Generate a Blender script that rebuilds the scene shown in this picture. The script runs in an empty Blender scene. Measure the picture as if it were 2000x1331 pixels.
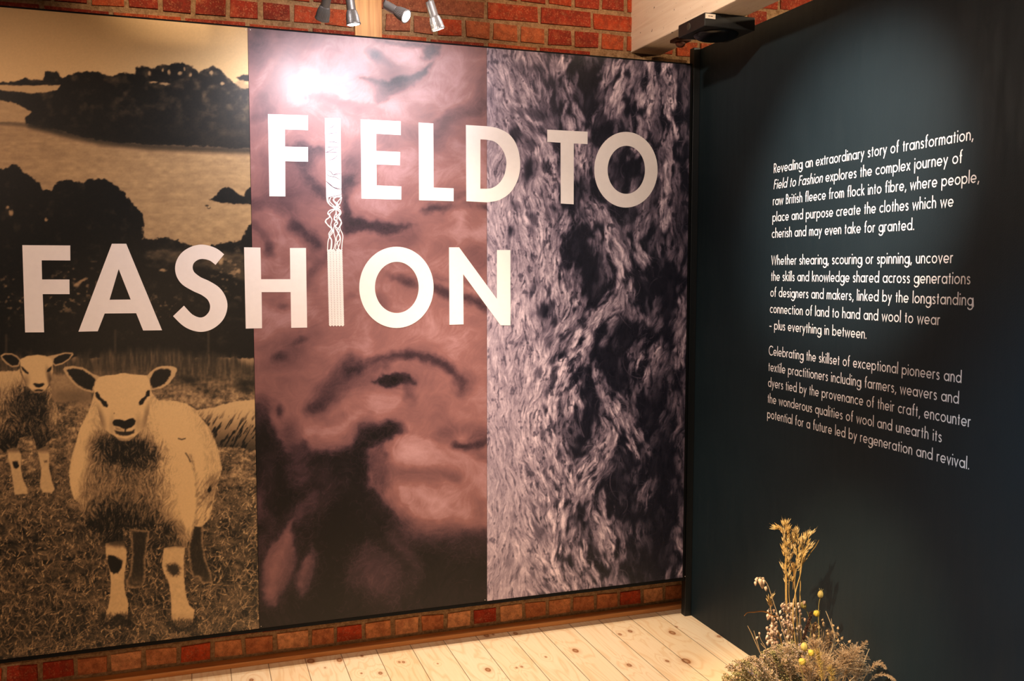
import bpy, bmesh, math, random
import numpy as np
from mathutils import Vector, Matrix
from mathutils.geometry import tessellate_polygon

random.seed(7)
S = bpy.context.scene
COL = S.collection

# ---- camera (solved from the mural's and the partition's edges) ------------
F_PX, YAW, PITCH, ROLL = 1802.1, 0.332131, -0.075219, 0.001499
CAM = np.array([0.0, -3.69333, 1.60819])
_cy, _sy, _cp, _sp = math.cos(YAW), math.sin(YAW), math.cos(PITCH), math.sin(PITCH)
FW = np.array([_sy * _cp, _cy * _cp, _sp]); RT = np.array([_cy, -_sy, 0.0]); UP = np.cross(RT, FW)
RT, UP = RT * math.cos(ROLL) + UP * math.sin(ROLL), -RT * math.sin(ROLL) + UP * math.cos(ROLL)
cd = bpy.data.cameras.new('camera'); cd.sensor_width = 36.0; cd.lens = F_PX / 2000 * 36.0
cd.clip_start = 0.05; cd.clip_end = 60
cam = bpy.data.objects.new('camera', cd); COL.objects.link(cam)
cam.matrix_world = Matrix(((RT[0], UP[0], -FW[0], CAM[0]), (RT[1], UP[1], -FW[1], CAM[1]), (RT[2], UP[2], -FW[2], CAM[2]), (0, 0, 0, 1)))
S.camera = cam

S.view_settings.view_transform = 'Standard'; S.view_settings.look = 'None'
S.view_settings.exposure = 0.0; S.view_settings.gamma = 1.0; S.view_settings.use_curve_mapping = False

# ---- ambient of the dim gallery --------------------------------------------
W = bpy.data.worlds.new('gallery_ambient'); S.world = W; W.use_nodes = True
W.node_tree.nodes['Background'].inputs[0].default_value = (1.0, 0.86, 0.74, 1)
W.node_tree.nodes['Background'].inputs[1].default_value = 0.04

WARM = (1.0, 0.70, 0.42); NEUT = (1.0, 0.86, 0.72); COOL = (0.72, 0.86, 1.0)

def spot_lamp(name, loc, target, power, angle, color=WARM, blend=0.9, radius=0.03, parent=None):
    L = bpy.data.lights.new(name, 'SPOT'); L.energy = power; L.color = color
    L.spot_size = math.radians(angle); L.spot_blend = blend; L.shadow_soft_size = radius
    o = bpy.data.objects.new(name, L); COL.objects.link(o)
    o.location = loc
    o.rotation_euler = (Vector(target) - Vector(loc)).to_track_quat('-Z', 'Y').to_euler()
    if parent: o.parent = parent
    return o

# unseen lamps outside the frame; added fill lights are marked
spot_lamp('track_lamp_pasture', (-1.75, -1.55, 2.9), (-0.25, 0, 1.30), 150, 62, (1.0, .68, .50))
spot_lamp('track_lamp_fleece', (0.55, -2.1, 2.85), (0.75, 0, 1.75), 40, 60, (.96, .86, .92), .9, .14)
spot_lamp('track_lamp_knit', (1.0, -1.9, 2.85), (1.40, 0, 1.70), 104, 64, (1.0, .80, .68), .9, .14)
spot_lamp('fill_light_title', (0.92, -1.65, 2.9), (0.66, 0, 2.33), 265, 32, (.93, .90, 1.0), 1.0, .24)  # added, unseen: makes the glare and bright patch at the fleece's top
spot_lamp('fill_light_rear', (-0.6, -4.7, 2.2), (0.35, 0, 0.25), 190, 38, (1, .60, .32), .8, .08)  # added, unseen: lifts the skirting and lowest bricks under the mural
spot_lamp('fill_light_floor', (0.95, -0.78, 2.75), (1.15, -0.55, 0), 280, 68, (1.0, .81, .63))  # added, unseen: brightens the boards where the four spotlights fall short
spot_lamp('track_lamp_text', (0.45, -1.7, 2.8), (2.168, -1.02, 1.92), 620, 35, NEUT, 1.0)
spot_lamp('track_lamp_text_near', (0.5, -3.2, 2.75), (2.168, -2.55, 0.9), 380, 56, (.45, .78, 1.0))
spot_lamp('track_lamp_flowers', (0.1, -2.0, 2.7), (2.0, -1.08, 0.30), 620, 22, (1, .72, .42))
spot_lamp('lamp_behind_partition', (3.0, -0.9, 2.75), (2.5, 0.15, 2.7), 45, 150, (1, .76, .5))
spot_lamp('fill_light_bricks', (0.0, -0.85, 2.95), (0.0, .155, 2.84), 55, 58, (1, .72, .46))  # added, unseen: washes the left bricks above the mural
spot_lamp('fill_light_bricks_mid', (0.75, -0.8, 2.95), (0.75, .155, 2.84), 22, 58, (1, .76, .5))  # added, unseen fill for the bricks round the post
spot_lamp('fill_light_bricks_far', (1.45, -0.8, 2.95), (1.5, .155, 2.84), 30, 58, (1, .66, .40))  # added, unseen fill for the right-hand bricks
spot_lamp('fill_light_beam', (0.95, -1.3, 2.9), (1.893, -0.60, 2.86), 84, 62, (1, .78, .60))  # added, unseen: brightens the beam's left face, no fixture there

# ---- small builders --------------------------------------------------------
class MB:
    def __init__(s): s.v = []; s.f = []; s.c = []
    def add(s, vs, fs, col=None):
        n = len(s.v); s.v.extend([tuple(p) for p in vs]); s.f.extend([tuple(i + n for i in f) for f in fs])
        s.c.extend([col or (1, 1, 1)] * len(vs))
    def box(s, x0, x1, y0, y1, z0, z1, col=None):
        s.add([(x0, y0, z0), (x1, y0, z0), (x1, y1, z0), (x0, y1, z0), (x0, y0, z1), (x1, y0, z1), (x1, y1, z1), (x0, y1, z1)],
              [(0, 3, 2, 1), (4, 5, 6, 7), (0, 1, 5, 4), (1, 2, 6, 5), (2, 3, 7, 6), (3, 0, 4, 7)], col)
    def tube(s, pts, r0, r1=None, n=6, col=None, cap=True):
        r1 = r0 if r1 is None else r1
        P = [Vector(p) for p in pts]; m = len(P); vs = []; fs = []
        d = (P[1] - P[0]).normalized(); u = d.orthogonal().normalized()
        for i in range(m):
            d = (P[min(i + 1, m - 1)] - P[max(i - 1, 0)]).normalized()
            u = (u - d * u.dot(d)).normalized(); w = d.cross(u)
            r = r0 + (r1 - r0) * i / (m - 1)
            for k in range(n):
                a = 2 * math.pi * k / n; vs.append(P[i] + (u * math.cos(a) + w * math.sin(a)) * r)
        for i in range(m - 1):
            for k in range(n): fs.append((i * n + k, i * n + (k + 1) % n, (i + 1) * n + (k + 1) % n, (i + 1) * n + k))
        if cap: fs.append(tuple(range(n - 1, -1, -1))); fs.append(tuple(range((m - 1) * n, m * n)))
        s.add(vs, fs, col)
    def spin(s, base, axis, prof, n=12, col=None, ribs=0, amp=0, cap=True):
        """lathe: prof = [(radius, height along axis)]"""
        b = Vector(base); d = Vector(axis).normalized(); u = d.orthogonal().normalized(); w = d.cross(u); vs = []; fs = []
        for r, h in prof:
            for k in range(n):
                a = 2 * math.pi * k / n; q = r * (1 + amp * math.cos(ribs * a)) if ribs else r
                vs.append(b + d * h + (u * math.cos(a) + w * math.sin(a)) * q)
        m = len(prof)
        for i in range(m - 1):
            for k in range(n): fs.append((i * n + k, i * n + (k + 1) % n, (i + 1) * n + (k + 1) % n, (i + 1) * n + k))
        if cap: fs.append(tuple(range(n - 1, -1, -1))); fs.append(tuple(range((m - 1) * n, m * n)))
        s.add(vs, fs, col)
    def build(s, name, mat, parent=None, smooth=False, tint=False):
        me = bpy.data.meshes.new(name); me.from_pydata(s.v, [], s.f)
        if tint:
            at = me.color_attributes.new('tint', 'FLOAT_COLOR', 'POINT')
            at.data.foreach_set('color', np.array([(*c, 1.0) for c in s.c], np.float32).ravel())
        me.materials.append(mat)
        if smooth: me.polygons.foreach_set('use_smooth', [True] * len(me.polygons))
        me.update()
        o = bpy.data.objects.new(name, me); COL.objects.link(o)
        if parent: o.parent = parent
        return o

def tag(o, label, cat, group=None):
    o['label'] = label; o['category'] = cat
    if group: o['group'] = group
    return o

def thing(name, label, cat, loc=(0, 0, 0), group=None):
    o = bpy.data.objects.new(name, None); COL.objects.link(o); o.location = loc; o.empty_display_size = 0.05
    bpy.context.view_layer.update()
    return tag(o, label, cat, group)

def adopt(o, parent):
    """parent keeping the world place (thing roots carry only a translation)"""
    o.parent = parent; o.matrix_parent_inverse = Matrix.Translation(-Vector(parent.location)); return o

def struct(o): o['kind'] = 'structure'; return o

def bevel(o, w, seg=2):
    m = o.modifiers.new('bevel', 'BEVEL'); m.width = w; m.segments = seg; m.limit_method = 'ANGLE'; return o

def ray(px, py): return FW + RT * ((px - 1000.0) / F_PX) - UP * ((py - 665.5) / F_PX)
def on_plane(px, py, ax, v):
    """point of the place seen at a measured pixel, on a known plane"""
    d = ray(px, py); return CAM + d * ((v - CAM[ax]) / d[ax])
def project(P):
    P = np.asarray(P, float) - CAM; z = P @ FW
    return 1000 + F_PX * (P @ RT) / z, 665.5 - F_PX * (P @ UP) / z

def spline(pts, n=8, closed=False):
    """Catmull-Rom through points"""
    P = [np.array(p, float) for p in pts]; m = len(P); out = []
    for i in range(m if closed else m - 1):
        if closed: a, b, c, d = P[(i - 1) % m], P[i], P[(i + 1) % m], P[(i + 2) % m]
        else: a, b, c, d = P[max(i - 1, 0)], P[i], P[i + 1], P[min(i + 2, m - 1)]
        for k in range(n):
            t = k / n
            out.append(0.5 * (2 * b + (c - a) * t + (2 * a - 5 * b + 4 * c - d) * t * t + (3 * b - a - 3 * c + d) * t ** 3))
    if not closed: out.append(P[-1])
    return out

# ---- materials -------------------------------------------------------------
def srgb(r, g, b):
    f = lambda v: v / 12.92 if v <= 0.04045 else ((v + 0.055) / 1.055) ** 2.4
    return (f(r / 255), f(g / 255), f(b / 255), 1)

class Mat:
    def __init__(s, name, color=(.8, .8, .8, 1), rough=.6, metal=0, spec=.5):
        s.m = bpy.data.materials.new(name); s.m.use_nodes = True; s.t = s.m.node_tree; s.b = s.t.nodes['Principled BSDF']
        s.b.inputs['Base Color'].default_value = color; s.b.inputs['Roughness'].default_value = rough
        s.b.inputs['Metallic'].default_value = metal; s.b.inputs['Specular IOR Level'].default_value = spec
    def n(s, kind, **kw):
        x = s.t.nodes.new(kind)
        for k, v in kw.items():
            if k.startswith('i_'):
                key = k[2:]; x.inputs[int(key) if key.isdigit() else key.replace('_', ' ')].default_value = v
            else: setattr(x, k, v)
        return x
    def l(s, a, b): s.t.links.new(a, b)
    def pos(s): return s.n('ShaderNodeNewGeometry').outputs['Position']
    def mapping(s, scale, src=None):
        m = s.n('ShaderNodeMapping'); m.inputs['Scale'].default_value = scale; s.l(src or s.pos(), m.inputs['Vector']); return m.outputs[0]
    def noise(s, scale, detail=4, rough=.6, vec=None, dist=0):
        x = s.n('ShaderNodeTexNoise'); x.inputs['Scale'].default_value = scale; x.inputs['Detail'].default_value = detail; x.inputs['Roughness'].default_value = rough; x.inputs['Distortion'].default_value = dist
        s.l(vec or s.pos(), x.inputs['Vector']); return x.outputs['Fac']
    def math(s, op, a, b=None, clamp=False):
        x = s.n('ShaderNodeMath', operation=op, use_clamp=clamp)
        for i, v in enumerate((a, b)):
            if v is None: continue
            if isinstance(v, (int, float)): x.inputs[i].default_value = v
            else: s.l(v, x.inputs[i])
        return x.outputs[0]
    def mr(s, v, a, b, c=0.0, d=1.0):
        x = s.n('ShaderNodeMapRange'); s.l(v, x.inputs[0])
        for i, q in enumerate((a, b, c, d)): x.inputs[i + 1].default_value = q
        return x.outputs[0]
    def mix(s, fac, a, b, blend='MIX'):
        x = s.n('ShaderNodeMix', data_type='RGBA', blend_type=blend)
        for i, v in ((0, fac), (6, a), (7, b)):
            if isinstance(v, (int, float)): x.inputs[i].default_value = v
            elif isinstance(v, tuple): x.inputs[i].default_value = v
            else: s.l(v, x.inputs[i])
        return x.outputs[2]
    def ramp(s, v, stops):
        x = s.n('ShaderNodeValToRGB'); e = x.color_ramp.elements
        while len(e) < len(stops): e.new(.5)
        for q, (p, c) in zip(e, stops): q.position = p; q.color = c
        s.l(v, x.inputs[0]); return x.outputs[0]
    def color(s, o): s.l(o, s.b.inputs['Base Color'])
    def rough(s, o): s.l(o, s.b.inputs['Roughness'])
    def bump(s, h, dist=.002, strength=1.0):
        x = s.n('ShaderNodeBump'); x.inputs['Distance'].default_value = dist; x.inputs['Strength'].default_value = strength
        s.l(h, x.inputs['Height']); s.l(x.outputs[0], s.b.inputs['Normal'])

def plain(name, color, rough=.6, metal=0, amt=.12, scale=40, spec=.5, bump=0):
    """painted / moulded surface with a little mottling"""
    M = Mat(name, color, rough, metal, spec); nz = M.noise(scale, 4)
    M.color(M.mix(M.mr(nz, .3, .7), tuple(c * (1 - amt) for c in color[:3]) + (1,), tuple(min(1, c * (1 + amt)) for c in color[:3]) + (1,)))
    if bump: M.bump(nz, bump)
    return M.m

def tinted(name, rough=.7, scale=300):
    M = Mat(name, rough=rough, spec=.25); a = M.n('ShaderNodeVertexColor', layer_name='tint').outputs[0]
    nz = M.noise(scale, 3); M.color(M.mix(M.mr(nz, .3, .7, 0, .35), a, (.12, .07, .03, 1), 'MULTIPLY')); return M.m

def wood(name, c1, c2, axis=0, rough=.5, sc=1.0, bump=.0006):
    M = Mat(name, c1, rough); s = [26 * sc, 26 * sc, 26 * sc]; s[axis] = 1.2 * sc
    g = M.noise(1, 5, .6, M.mapping(tuple(s)), 1.2); f = M.noise(1, 3, .6, M.mapping(tuple(q * 6 if i != axis else q * 3 for i, q in enumerate(s))))
    v = M.math('ADD', M.math('MULTIPLY', g, .75), M.math('MULTIPLY', f, .25)); M.color(M.ramp(v, [(.35, c2), (.62, c1)])); M.bump(v, bump); return M.m
# ---------------------------------------------------------------------------
# print artwork: tone maps (0 dark .. 1 light) painted with numpy; stored as
# point colours on the print meshes
# ---------------------------------------------------------------------------
def sstep(a, b, x):
    t = np.clip((x - a) / (b - a), 0, 1)
    return t * t * (3 - 2 * t)

def vnoise(X, Y, seed):
    rg = np.random.RandomState(seed)
    T = rg.rand(128, 128).astype(np.float32)
    xi = np.floor(X).astype(np.int64); yi = np.floor(Y).astype(np.int64)
    fx = (X - xi).astype(np.float32); fy = (Y - yi).astype(np.float32)
    fx = fx * fx * (3 - 2 * fx); fy = fy * fy * (3 - 2 * fy)
    x0 = xi & 127; x1 = (xi + 1) & 127; y0 = yi & 127; y1 = (yi + 1) & 127
    return (T[y0, x0] * (1 - fx) + T[y0, x1] * fx) * (1 - fy) + (T[y1, x0] * (1 - fx) + T[y1, x1] * fx) * fy

def fbm(X, Y, sx, sy, octv, seed):
    r = 0; a = 1.0; s = 0
    for o in range(octv):
        r = r + a * vnoise(X / sx * 2 ** o + 17.3 * o, Y / sy * 2 ** o + 9.1 * o, seed + o)
        s += a; a *= 0.55
    return r / s - 0.5

def gblur(A, s):
    if s <= 0: return A
    n = int(3 * s + 1); k = np.exp(-0.5 * (np.arange(-n, n + 1) / s) ** 2); k /= k.sum()
    P = np.pad(A, ((n, n), (0, 0)), mode='edge')
    B = sum(k[i] * P[i:i + A.shape[0]] for i in range(2 * n + 1))
    P = np.pad(B, ((0, 0), (n, n)), mode='edge')
    return sum(k[i] * P[:, i:i + A.shape[1]] for i in range(2 * n + 1))

class Canvas:
    def __init__(s, x0, y0, x1, y1, seed):
        s.x0, s.y0 = x0, y0
        s.w, s.h = x1 - x0, y1 - y0
        s.X, s.Y = np.meshgrid(np.arange(x0, x1) + 0.5, np.arange(y0, y1) + 0.5)
        s.X = s.X.astype(np.float32); s.Y = s.Y.astype(np.float32)
        s.t = np.zeros((s.h, s.w), np.float32)
        s.rng = np.random.RandomState(seed); s.seed = seed
    def mask(s, pts, soft=1.5, rough=0, rs=8, grow=0):
        """anti-aliased polygon mask; rough ripples its outline"""
        s.seed += 7
        P = np.array(pts, np.float32)
        m = abs(grow) + soft * 2 + rough * 2 + 2
        ax = int(max(0, P[:, 0].min() - m - s.x0)); bx = int(min(s.w, P[:, 0].max() + m - s.x0 + 1))
        ay = int(max(0, P[:, 1].min() - m - s.y0)); by = int(min(s.h, P[:, 1].max() + m - s.y0 + 1))
        out = np.zeros((s.h, s.w), np.float32)
        if ax >= bx or ay >= by: return out
        X = s.X[ay:by, ax:bx]; Y = s.Y[ay:by, ax:bx]
        if rough:
            Xd = X + 2.6 * rough * fbm(X, Y, rs, rs, 3, s.seed); Yd = Y + 2.6 * rough * fbm(X, Y, rs, rs, 3, s.seed + 50)
        else: Xd, Yd = X, Y
        d2 = np.full(X.shape, 1e9, np.float32); ins = np.zeros(X.shape, bool)
        for (xa, ya), (xb, yb) in zip(P, np.roll(P, -1, 0)):
            dx, dy = xb - xa, yb - ya; L = dx * dx + dy * dy + 1e-9
            u = np.clip(((Xd - xa) * dx + (Yd - ya) * dy) / L, 0, 1)
            d2 = np.minimum(d2, (Xd - xa - u * dx) ** 2 + (Yd - ya - u * dy) ** 2)
            if ya != yb:
                ins ^= ((ya > Yd) != (yb > Yd)) & (Xd < dx * (Yd - ya) / dy + xa)
        d = np.sqrt(d2); d = np.where(ins, d, -d) + grow
        out[ay:by, ax:bx] = sstep(-soft, soft, d)
        return out
    def ell(s, cx, cy, rx, ry, ang=0, soft=0.6, rough=0, rs=20):
        s.seed += 7
        X, Y = s.X - cx, s.Y - cy
        if rough:
            X = X + 2.4 * rough * fbm(s.X, s.Y, rs, rs, 3, s.seed); Y = Y + 2.4 * rough * fbm(s.X, s.Y, rs, rs, 3, s.seed + 50)
        c, q = math.cos(math.radians(ang)), math.sin(math.radians(ang))
        r = np.sqrt(((X * c + Y * q) / rx) ** 2 + ((-X * q + Y * c) / ry) ** 2)
        return 1 - sstep(1 - soft, 1 + soft, r)
    def path(s, pts, w, soft=0.7, rough=0, rs=20):
        """soft stroke along a polyline of half-width w"""
        s.seed += 7
        X, Y = s.X, s.Y
        if rough:
            X = X + 2.4 * rough * fbm(s.X, s.Y, rs, rs, 3, s.seed); Y = Y + 2.4 * rough * fbm(s.X, s.Y, rs, rs, 3, s.seed + 50)
        d2 = np.full(s.X.shape, 1e9, np.float32)
        for (xa, ya), (xb, yb) in zip(pts[:-1], pts[1:]):
            dx, dy = xb - xa, yb - ya; L = dx * dx + dy * dy + 1e-9
            u = np.clip(((X - xa) * dx + (Y - ya) * dy) / L, 0, 1)
            d2 = np.minimum(d2, (X - xa - u * dx) ** 2 + (Y - ya - u * dy) ** 2)
        return 1 - sstep(w * (1 - soft), w * (1 + soft), np.sqrt(d2))
    def warp(s, amp, sc, seed):
        """frays every outline painted so far"""
        dx = amp * 3 * fbm(s.X, s.Y, sc, sc, 2, seed); dy = amp * 3 * fbm(s.X, s.Y, sc, sc, 2, seed + 9)
        xi = np.clip(s.X - s.x0 + dx, 0, s.w - 1).astype(np.int32); yi = np.clip(s.Y - s.y0 + dy, 0, s.h - 1).astype(np.int32)
        s.t = s.t[yi, xi]
    def put(s, m, v, a=1.0):
        s.t = s.t * (1 - m * a) + v * m * a
    def splat(s, px, py, val):
        """max-blend points (arrays) into a layer"""
        L = np.zeros(s.h * s.w, np.float32)
        x = px - s.x0 - 0.5; y = py - s.y0 - 0.5
        xi = np.floor(x).astype(int); yi = np.floor(y).astype(int); fx = x - xi; fy = y - yi
        for ox, oy, w in ((0, 0, (1 - fx) * (1 - fy)), (1, 0, fx * (1 - fy)), (0, 1, (1 - fx) * fy), (1, 1, fx * fy)):
            a, b = xi + ox, yi + oy
            ok = (a >= 0) & (a < s.w) & (b >= 0) & (b < s.h)
            np.maximum.at(L, (b[ok] * s.w + a[ok]), (np.minimum(1, w * 1.7) * val)[ok])
        return L.reshape(s.h, s.w)
    def hairs(s, x, y, ang, length, curv, val, n=14):
        """many thin curved strokes at once"""
        P = []; Q = []; V = []
        a = ang.copy(); px = x.copy(); py = y.copy(); st = length / n
        for i in range(n):
            P.append(px.copy()); Q.append(py.copy()); V.append(val * (1 - 0.55 * i / n))
            px += np.cos(a) * st; py += np.sin(a) * st; a += curv / n
        return s.splat(np.concatenate(P), np.concatenate(Q), np.concatenate(V))
    def lic(s, vx, vy, L, seed, N=None, raw=False):
        """noise smeared along a direction field: reads as fibre"""
        if N is None: N = np.random.RandomState(seed).rand(s.h, s.w).astype(np.float32)
        acc = N.copy(); cnt = 1
        for sg in (1, -1):
            px = s.X - s.x0 - 0.5; py = s.Y - s.y0 - 0.5
            px = px.copy(); py = py.copy()
            for k in range(L):
                xi = np.clip(px + 0.5, 0, s.w - 1).astype(np.int32); yi = np.clip(py + 0.5, 0, s.h - 1).astype(np.int32)
                px += sg * vx[yi, xi]; py += sg * vy[yi, xi]
                xi = np.clip(px + 0.5, 0, s.w - 1).astype(np.int32); yi = np.clip(py + 0.5, 0, s.h - 1).astype(np.int32)
                acc += N[yi, xi]; cnt += 1
        acc /= cnt
        if raw: return acc
        acc = (acc - acc.mean()) / acc.std()
        return acc

def ZP(pts, ox, oy, k):
    return [(ox + k * x, oy + k * y) for x, y in pts]

# ---- pasture with sheep ----------------------------------------------------
def paint_pasture():
    c = Canvas(-70, 0, 512, 1300, 100)
    X, Y = c.X, c.Y; R = c.rng
    gr = fbm(X, Y, 2.2, 2.2, 2, 3)
    c.t[:] = 0.80 + 0.05 * (Y / 170)
    lowf = fbm(X, Y, 60, 40, 3, 11)
    # open fields behind everything below the ridge
    field = sstep(160, 170, Y)
    streak = fbm(X, Y, 70, 5, 3, 21); mott = fbm(X, Y, 14, 7, 3, 25)
    c.put(field, 0.62 + 0.10 * streak + 0.16 * mott + 0.02 * (X - 240) / 240)
    c.put(sstep(400, 440, Y) * 0.6, 0.62 + 0.22 * mott)
    c.put(c.path([(-70, 236), (0, 240), (70, 246), (120, 256)], 4, 0.9), 0.25, 0.6)
    # wooded ridge
    foli = fbm(X, Y, 16, 13, 4, 31)
    wood = [(-140, 156), (0, 161), (30, 159), (52, 152), (60, 156), (85, 156), (88, 140), (112, 140), (122, 153), (150, 141), (190, 140), (205, 145), (222, 150), (240, 142), (262, 146),
            (265, 132), (280, 129), (300, 134), (310, 128), (335, 126), (350, 123), (370, 127), (383, 137), (388, 144), (400, 135), (415, 128), (430, 134), (440, 148), (450, 155), (462, 165),
            (470, 172), (590, 178), (590, 292), (450, 289), (400, 286), (340, 284), (280, 282), (220, 278), (170, 270), (130, 258), (85, 249), (50, 241), (48, 228), (62, 219), (40, 206), (20, 200), (0, 194), (-140, 188)]
    tw = np.clip(0.06 + 0.55 * np.maximum(foli, 0) * sstep(290, 170, Y) + 0.16 * sstep(330, 490, X) * (0.5 + foli), 0, 1)
    c.put(c.mask(wood, 1.6, 2.6, 7), tw)
    c.put(c.mask([(-140, 165), (0, 166), (60, 167), (118, 166), (112, 176), (92, 180), (60, 183), (40, 180), (0, 176), (-140, 172)], 1.5, 1.2, 6), 0.74)
    c.put(c.mask([(-140, 196), (0, 197), (22, 201), (40, 207), (62, 219), (50, 229), (46, 238), (0, 238), (-140, 234)], 1.5, 1.5, 6), 0.66 + 0.12 * mott)
    for q in ((300, 161, 8, 2), (322, 164, 10, 2.4), (434, 163, 4, 3), (470, 163, 9, 6), (476, 170, 8, 3), (292, 143, 3, 4), (330, 141, 3, 5), (352, 143, 4, 4), (372, 146, 3, 4), (412, 142, 4, 4), (360, 135, 2, 3), (318, 137, 2, 3)):
        c.put(c.ell(*q, soft=.5, rough=1.5, rs=6), 0.66)
    c.put(c.mask([(462, 152), (470, 147), (490, 146), (512, 146), (512, 160), (470, 158)], 1.5, 2, 6), 0.12)
    c.put(c.path([(60, 244), (130, 262), (200, 277), (290, 286), (400, 291), (512, 295)], 7, 0.95), 0.10, 0.75)
    # hedge, bushes, near trees
    c.put(c.mask([(410, 391), (425, 379), (434, 368), (450, 366), (462, 377), (475, 384), (486, 366), (590, 350), (590, 404), (460, 398), (430, 396)], 1.5, 2, 6), 0.06 + 0.12 * np.maximum(foli, 0))
    for q in ((404, 402, 3.2, 1.6), (408, 406, 3, 2)): c.put(c.ell(*q), 0.12)
    c.put(c.ell(408, 405, 2, 1.2), 0.8)
    near = [(-140, 336), (0, 331), (15, 329), (20, 323), (32, 322), (45, 336), (60, 345), (75, 356), (85, 370), (100, 373), (110, 358), (130, 350), (150, 356), (163, 359), (170, 352), (190, 350), (205, 351), (222, 360),
            (240, 373), (252, 391), (264, 402), (275, 416), (282, 431), (279, 450), (279, 466), (300, 468), (320, 464), (345, 470), (365, 479), (395, 483), (420, 478), (455, 472), (473, 469), (478, 452), (490, 438), (512, 432), (580, 432), (580, 700), (-140, 700)]
    dk = np.clip(0.045 + 0.35 * np.maximum(foli - 0.12, 0), 0, 1)
    c.put(c.mask(near, 1.6, 3.2, 6), dk)
    for q in ((21, 415, 4, 5), (90, 430, 3, 3), (15, 405, 3, 3)): c.put(c.ell(*q, rough=2, rs=5), 0.6)
    c.put(c.mask([(285, 492), (340, 488), (420, 492), (512, 496), (512, 560), (470, 548), (440, 530), (400, 520), (330, 512), (285, 505)], 6, 4, 10), 0.24 + 0.3 * mott, 0.9)
    hl = fbm(X, Y, 9, 7, 3, 41)
    for q in ((150, 555, 70, 40, -20), (100, 590, 60, 25, 0), (455, 535, 40, 45, 0), (20, 580, 60, 45, 0), (320, 600, 60, 25, 0)):
        c.put(c.ell(*q, soft=0.7) * sstep(0.1, 0.32, hl), 0.62, 0.6)
    for q in ((150, 557, 6, 4), (318, 528, 7, 3), (160, 549, 10, 3, -30), (432, 510, 5, 8), (465, 530, 4, 4)): c.put(c.ell(*q, soft=.6, rough=2, rs=6), 0.68, 0.85)
    # grass
    tuft = fbm(X, Y, 4, 26, 3, 51); g2 = fbm(X, Y, 20, 9, 3, 55); g3 = fbm(X, Y, 4.5, 4.5, 3, 59)
    gtop = 692 - 10 * sstep(180, 300, X) + 18 * sstep(300, 512, X) + 26 * fbm(X, Y * 0, 12, 12, 3, 61)
    gm = sstep(-8, 14, Y - gtop)
    gt = 0.13 + 0.40 * np.maximum(tuft + 0.1, 0) * sstep(800, 700, Y) + sstep(700, 790, Y) * (0.29 + 0.75 * g2 + 0.6 * g3 * sstep(1050, 900, Y))
    gt = gt - 0.24 * sstep(860, 1060, Y) + 0.04 * sstep(1010, 940, Y)
    c.put(gm, np.clip(gt, 0.03, 1))
    for q in ((368, 742, 18, 7), (478, 750, 22, 9), (480, 762, 16, 6), (45, 915, 6, 4), (60, 940, 60, 10), (210, 900, 40, 20), (280, 1165, 46, 28), (420, 1110, 30, 25), (130, 1230, 120, 22), (60, 1190, 70, 16), (300, 1090, 30, 50)):
        c.put(c.ell(*q, soft=.8, rough=4, rs=10), 0.05, 0.75)
    for (x, y0, y1) in ((12, 655, 692), (225, 646, 690), (407, 640, 686)): c.put(c.path([(x, y0), (x, y1)], 2.4, 0.6), 0.2, 0.8)
    # blades
    def blades(n, ymin, ymax, ln, v0, v1):
        x = R.uniform(-70, 512, n); y = R.uniform(ymin, ymax, n)
        a = -np.pi / 2 + R.normal(0, 0.75, n); b = R.rand(n) < 0.3; a[b] = R.uniform(0, 6.28, b.sum())
        l = ln * R.uniform(0.5, 1.6, n) * (0.55 + 0.9 * (y - 760) / 500)
        cv = R.normal(0, 1.0, n); vv = R.uniform(v0, v1, n) ; L = np.maximum(c.hairs(x, y, a, l, cv, vv), c.hairs(x + .55, y + .25, a, l, cv, vv))
        c.t = np.maximum(c.t, L)
    dk2 = c.hairs(R.uniform(-70, 512, 9000), R.uniform(800, 1300, 9000), R.uniform(0, 6.28, 9000), R.uniform(3, 9, 9000), R.normal(0, 1, 9000), np.ones(9000))
    c.t = c.t * (1 - 0.55 * dk2)
    blades(6500, 770, 1010, 8, 0.3, 0.62)
    blades(6500, 900, 1310, 10, 0.12, 0.50); blades(2600, 930, 1310, 12, 0.45, 0.95)
    blades(420, 1120, 1310, 30, 0.5, 0.85)
    blades(120, 980, 1100, 36, 0.45, 0.7)
    n = 240
    fx, fy = R.uniform(-70, 512, n), R.uniform(830, 1290, n)
    for x, y in zip(fx, fy):
        r = R.uniform(1.0, 2.4); c.put((np.hypot(X - x, (Y - y) * 1.3) < r).astype(np.float32), R.uniform(0.5, 0.8), 0.9)
    # ----- sheep
    A = lambda p: ZP(p, 0, 640, 0.26)
    B = lambda p: ZP(p, 0, 980, 0.26366)
    # curly fleece texture: ridges of warped noise
    wx = X + 5 * fbm(X, Y, 12, 12, 2, 71); wy = Y + 5 * fbm(X, Y, 12, 12, 2, 75)
    curl = 1 - np.abs(2 * fbm(wx, wy, 7.5, 5.5, 2, 81)) * 2.6
    curl = sstep(0.35, 1.0, 1 - curl)           # 0 in the cracks, 1 on the curls
    crack = np.abs(fbm(wx, wy, 9, 6, 2, 85))
    crack = 1 - sstep(0.0, 0.055, crack)
    wa = 1.57 + 2.6 * fbm(X, Y, 13, 13, 2, 171); wl = c.lic(np.cos(wa), np.sin(wa), 5, 5, vnoise(X / 1.25, Y / 1.25, 173)); wl = np.clip(wl * 0.5, -1, 1)
    # far sheep
    c.put(c.mask(A([(380, 360), (430, 348), (500, 350), (560, 395), (600, 440), (690, 470), (690, 560), (380, 560)]), 4, 3, 8), 0.58 + 0.15 * g3)
    c.put(c.ell(*A([(560, 520)])[0], 45, 14, 0, .9), 0.35, 0.7)
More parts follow.
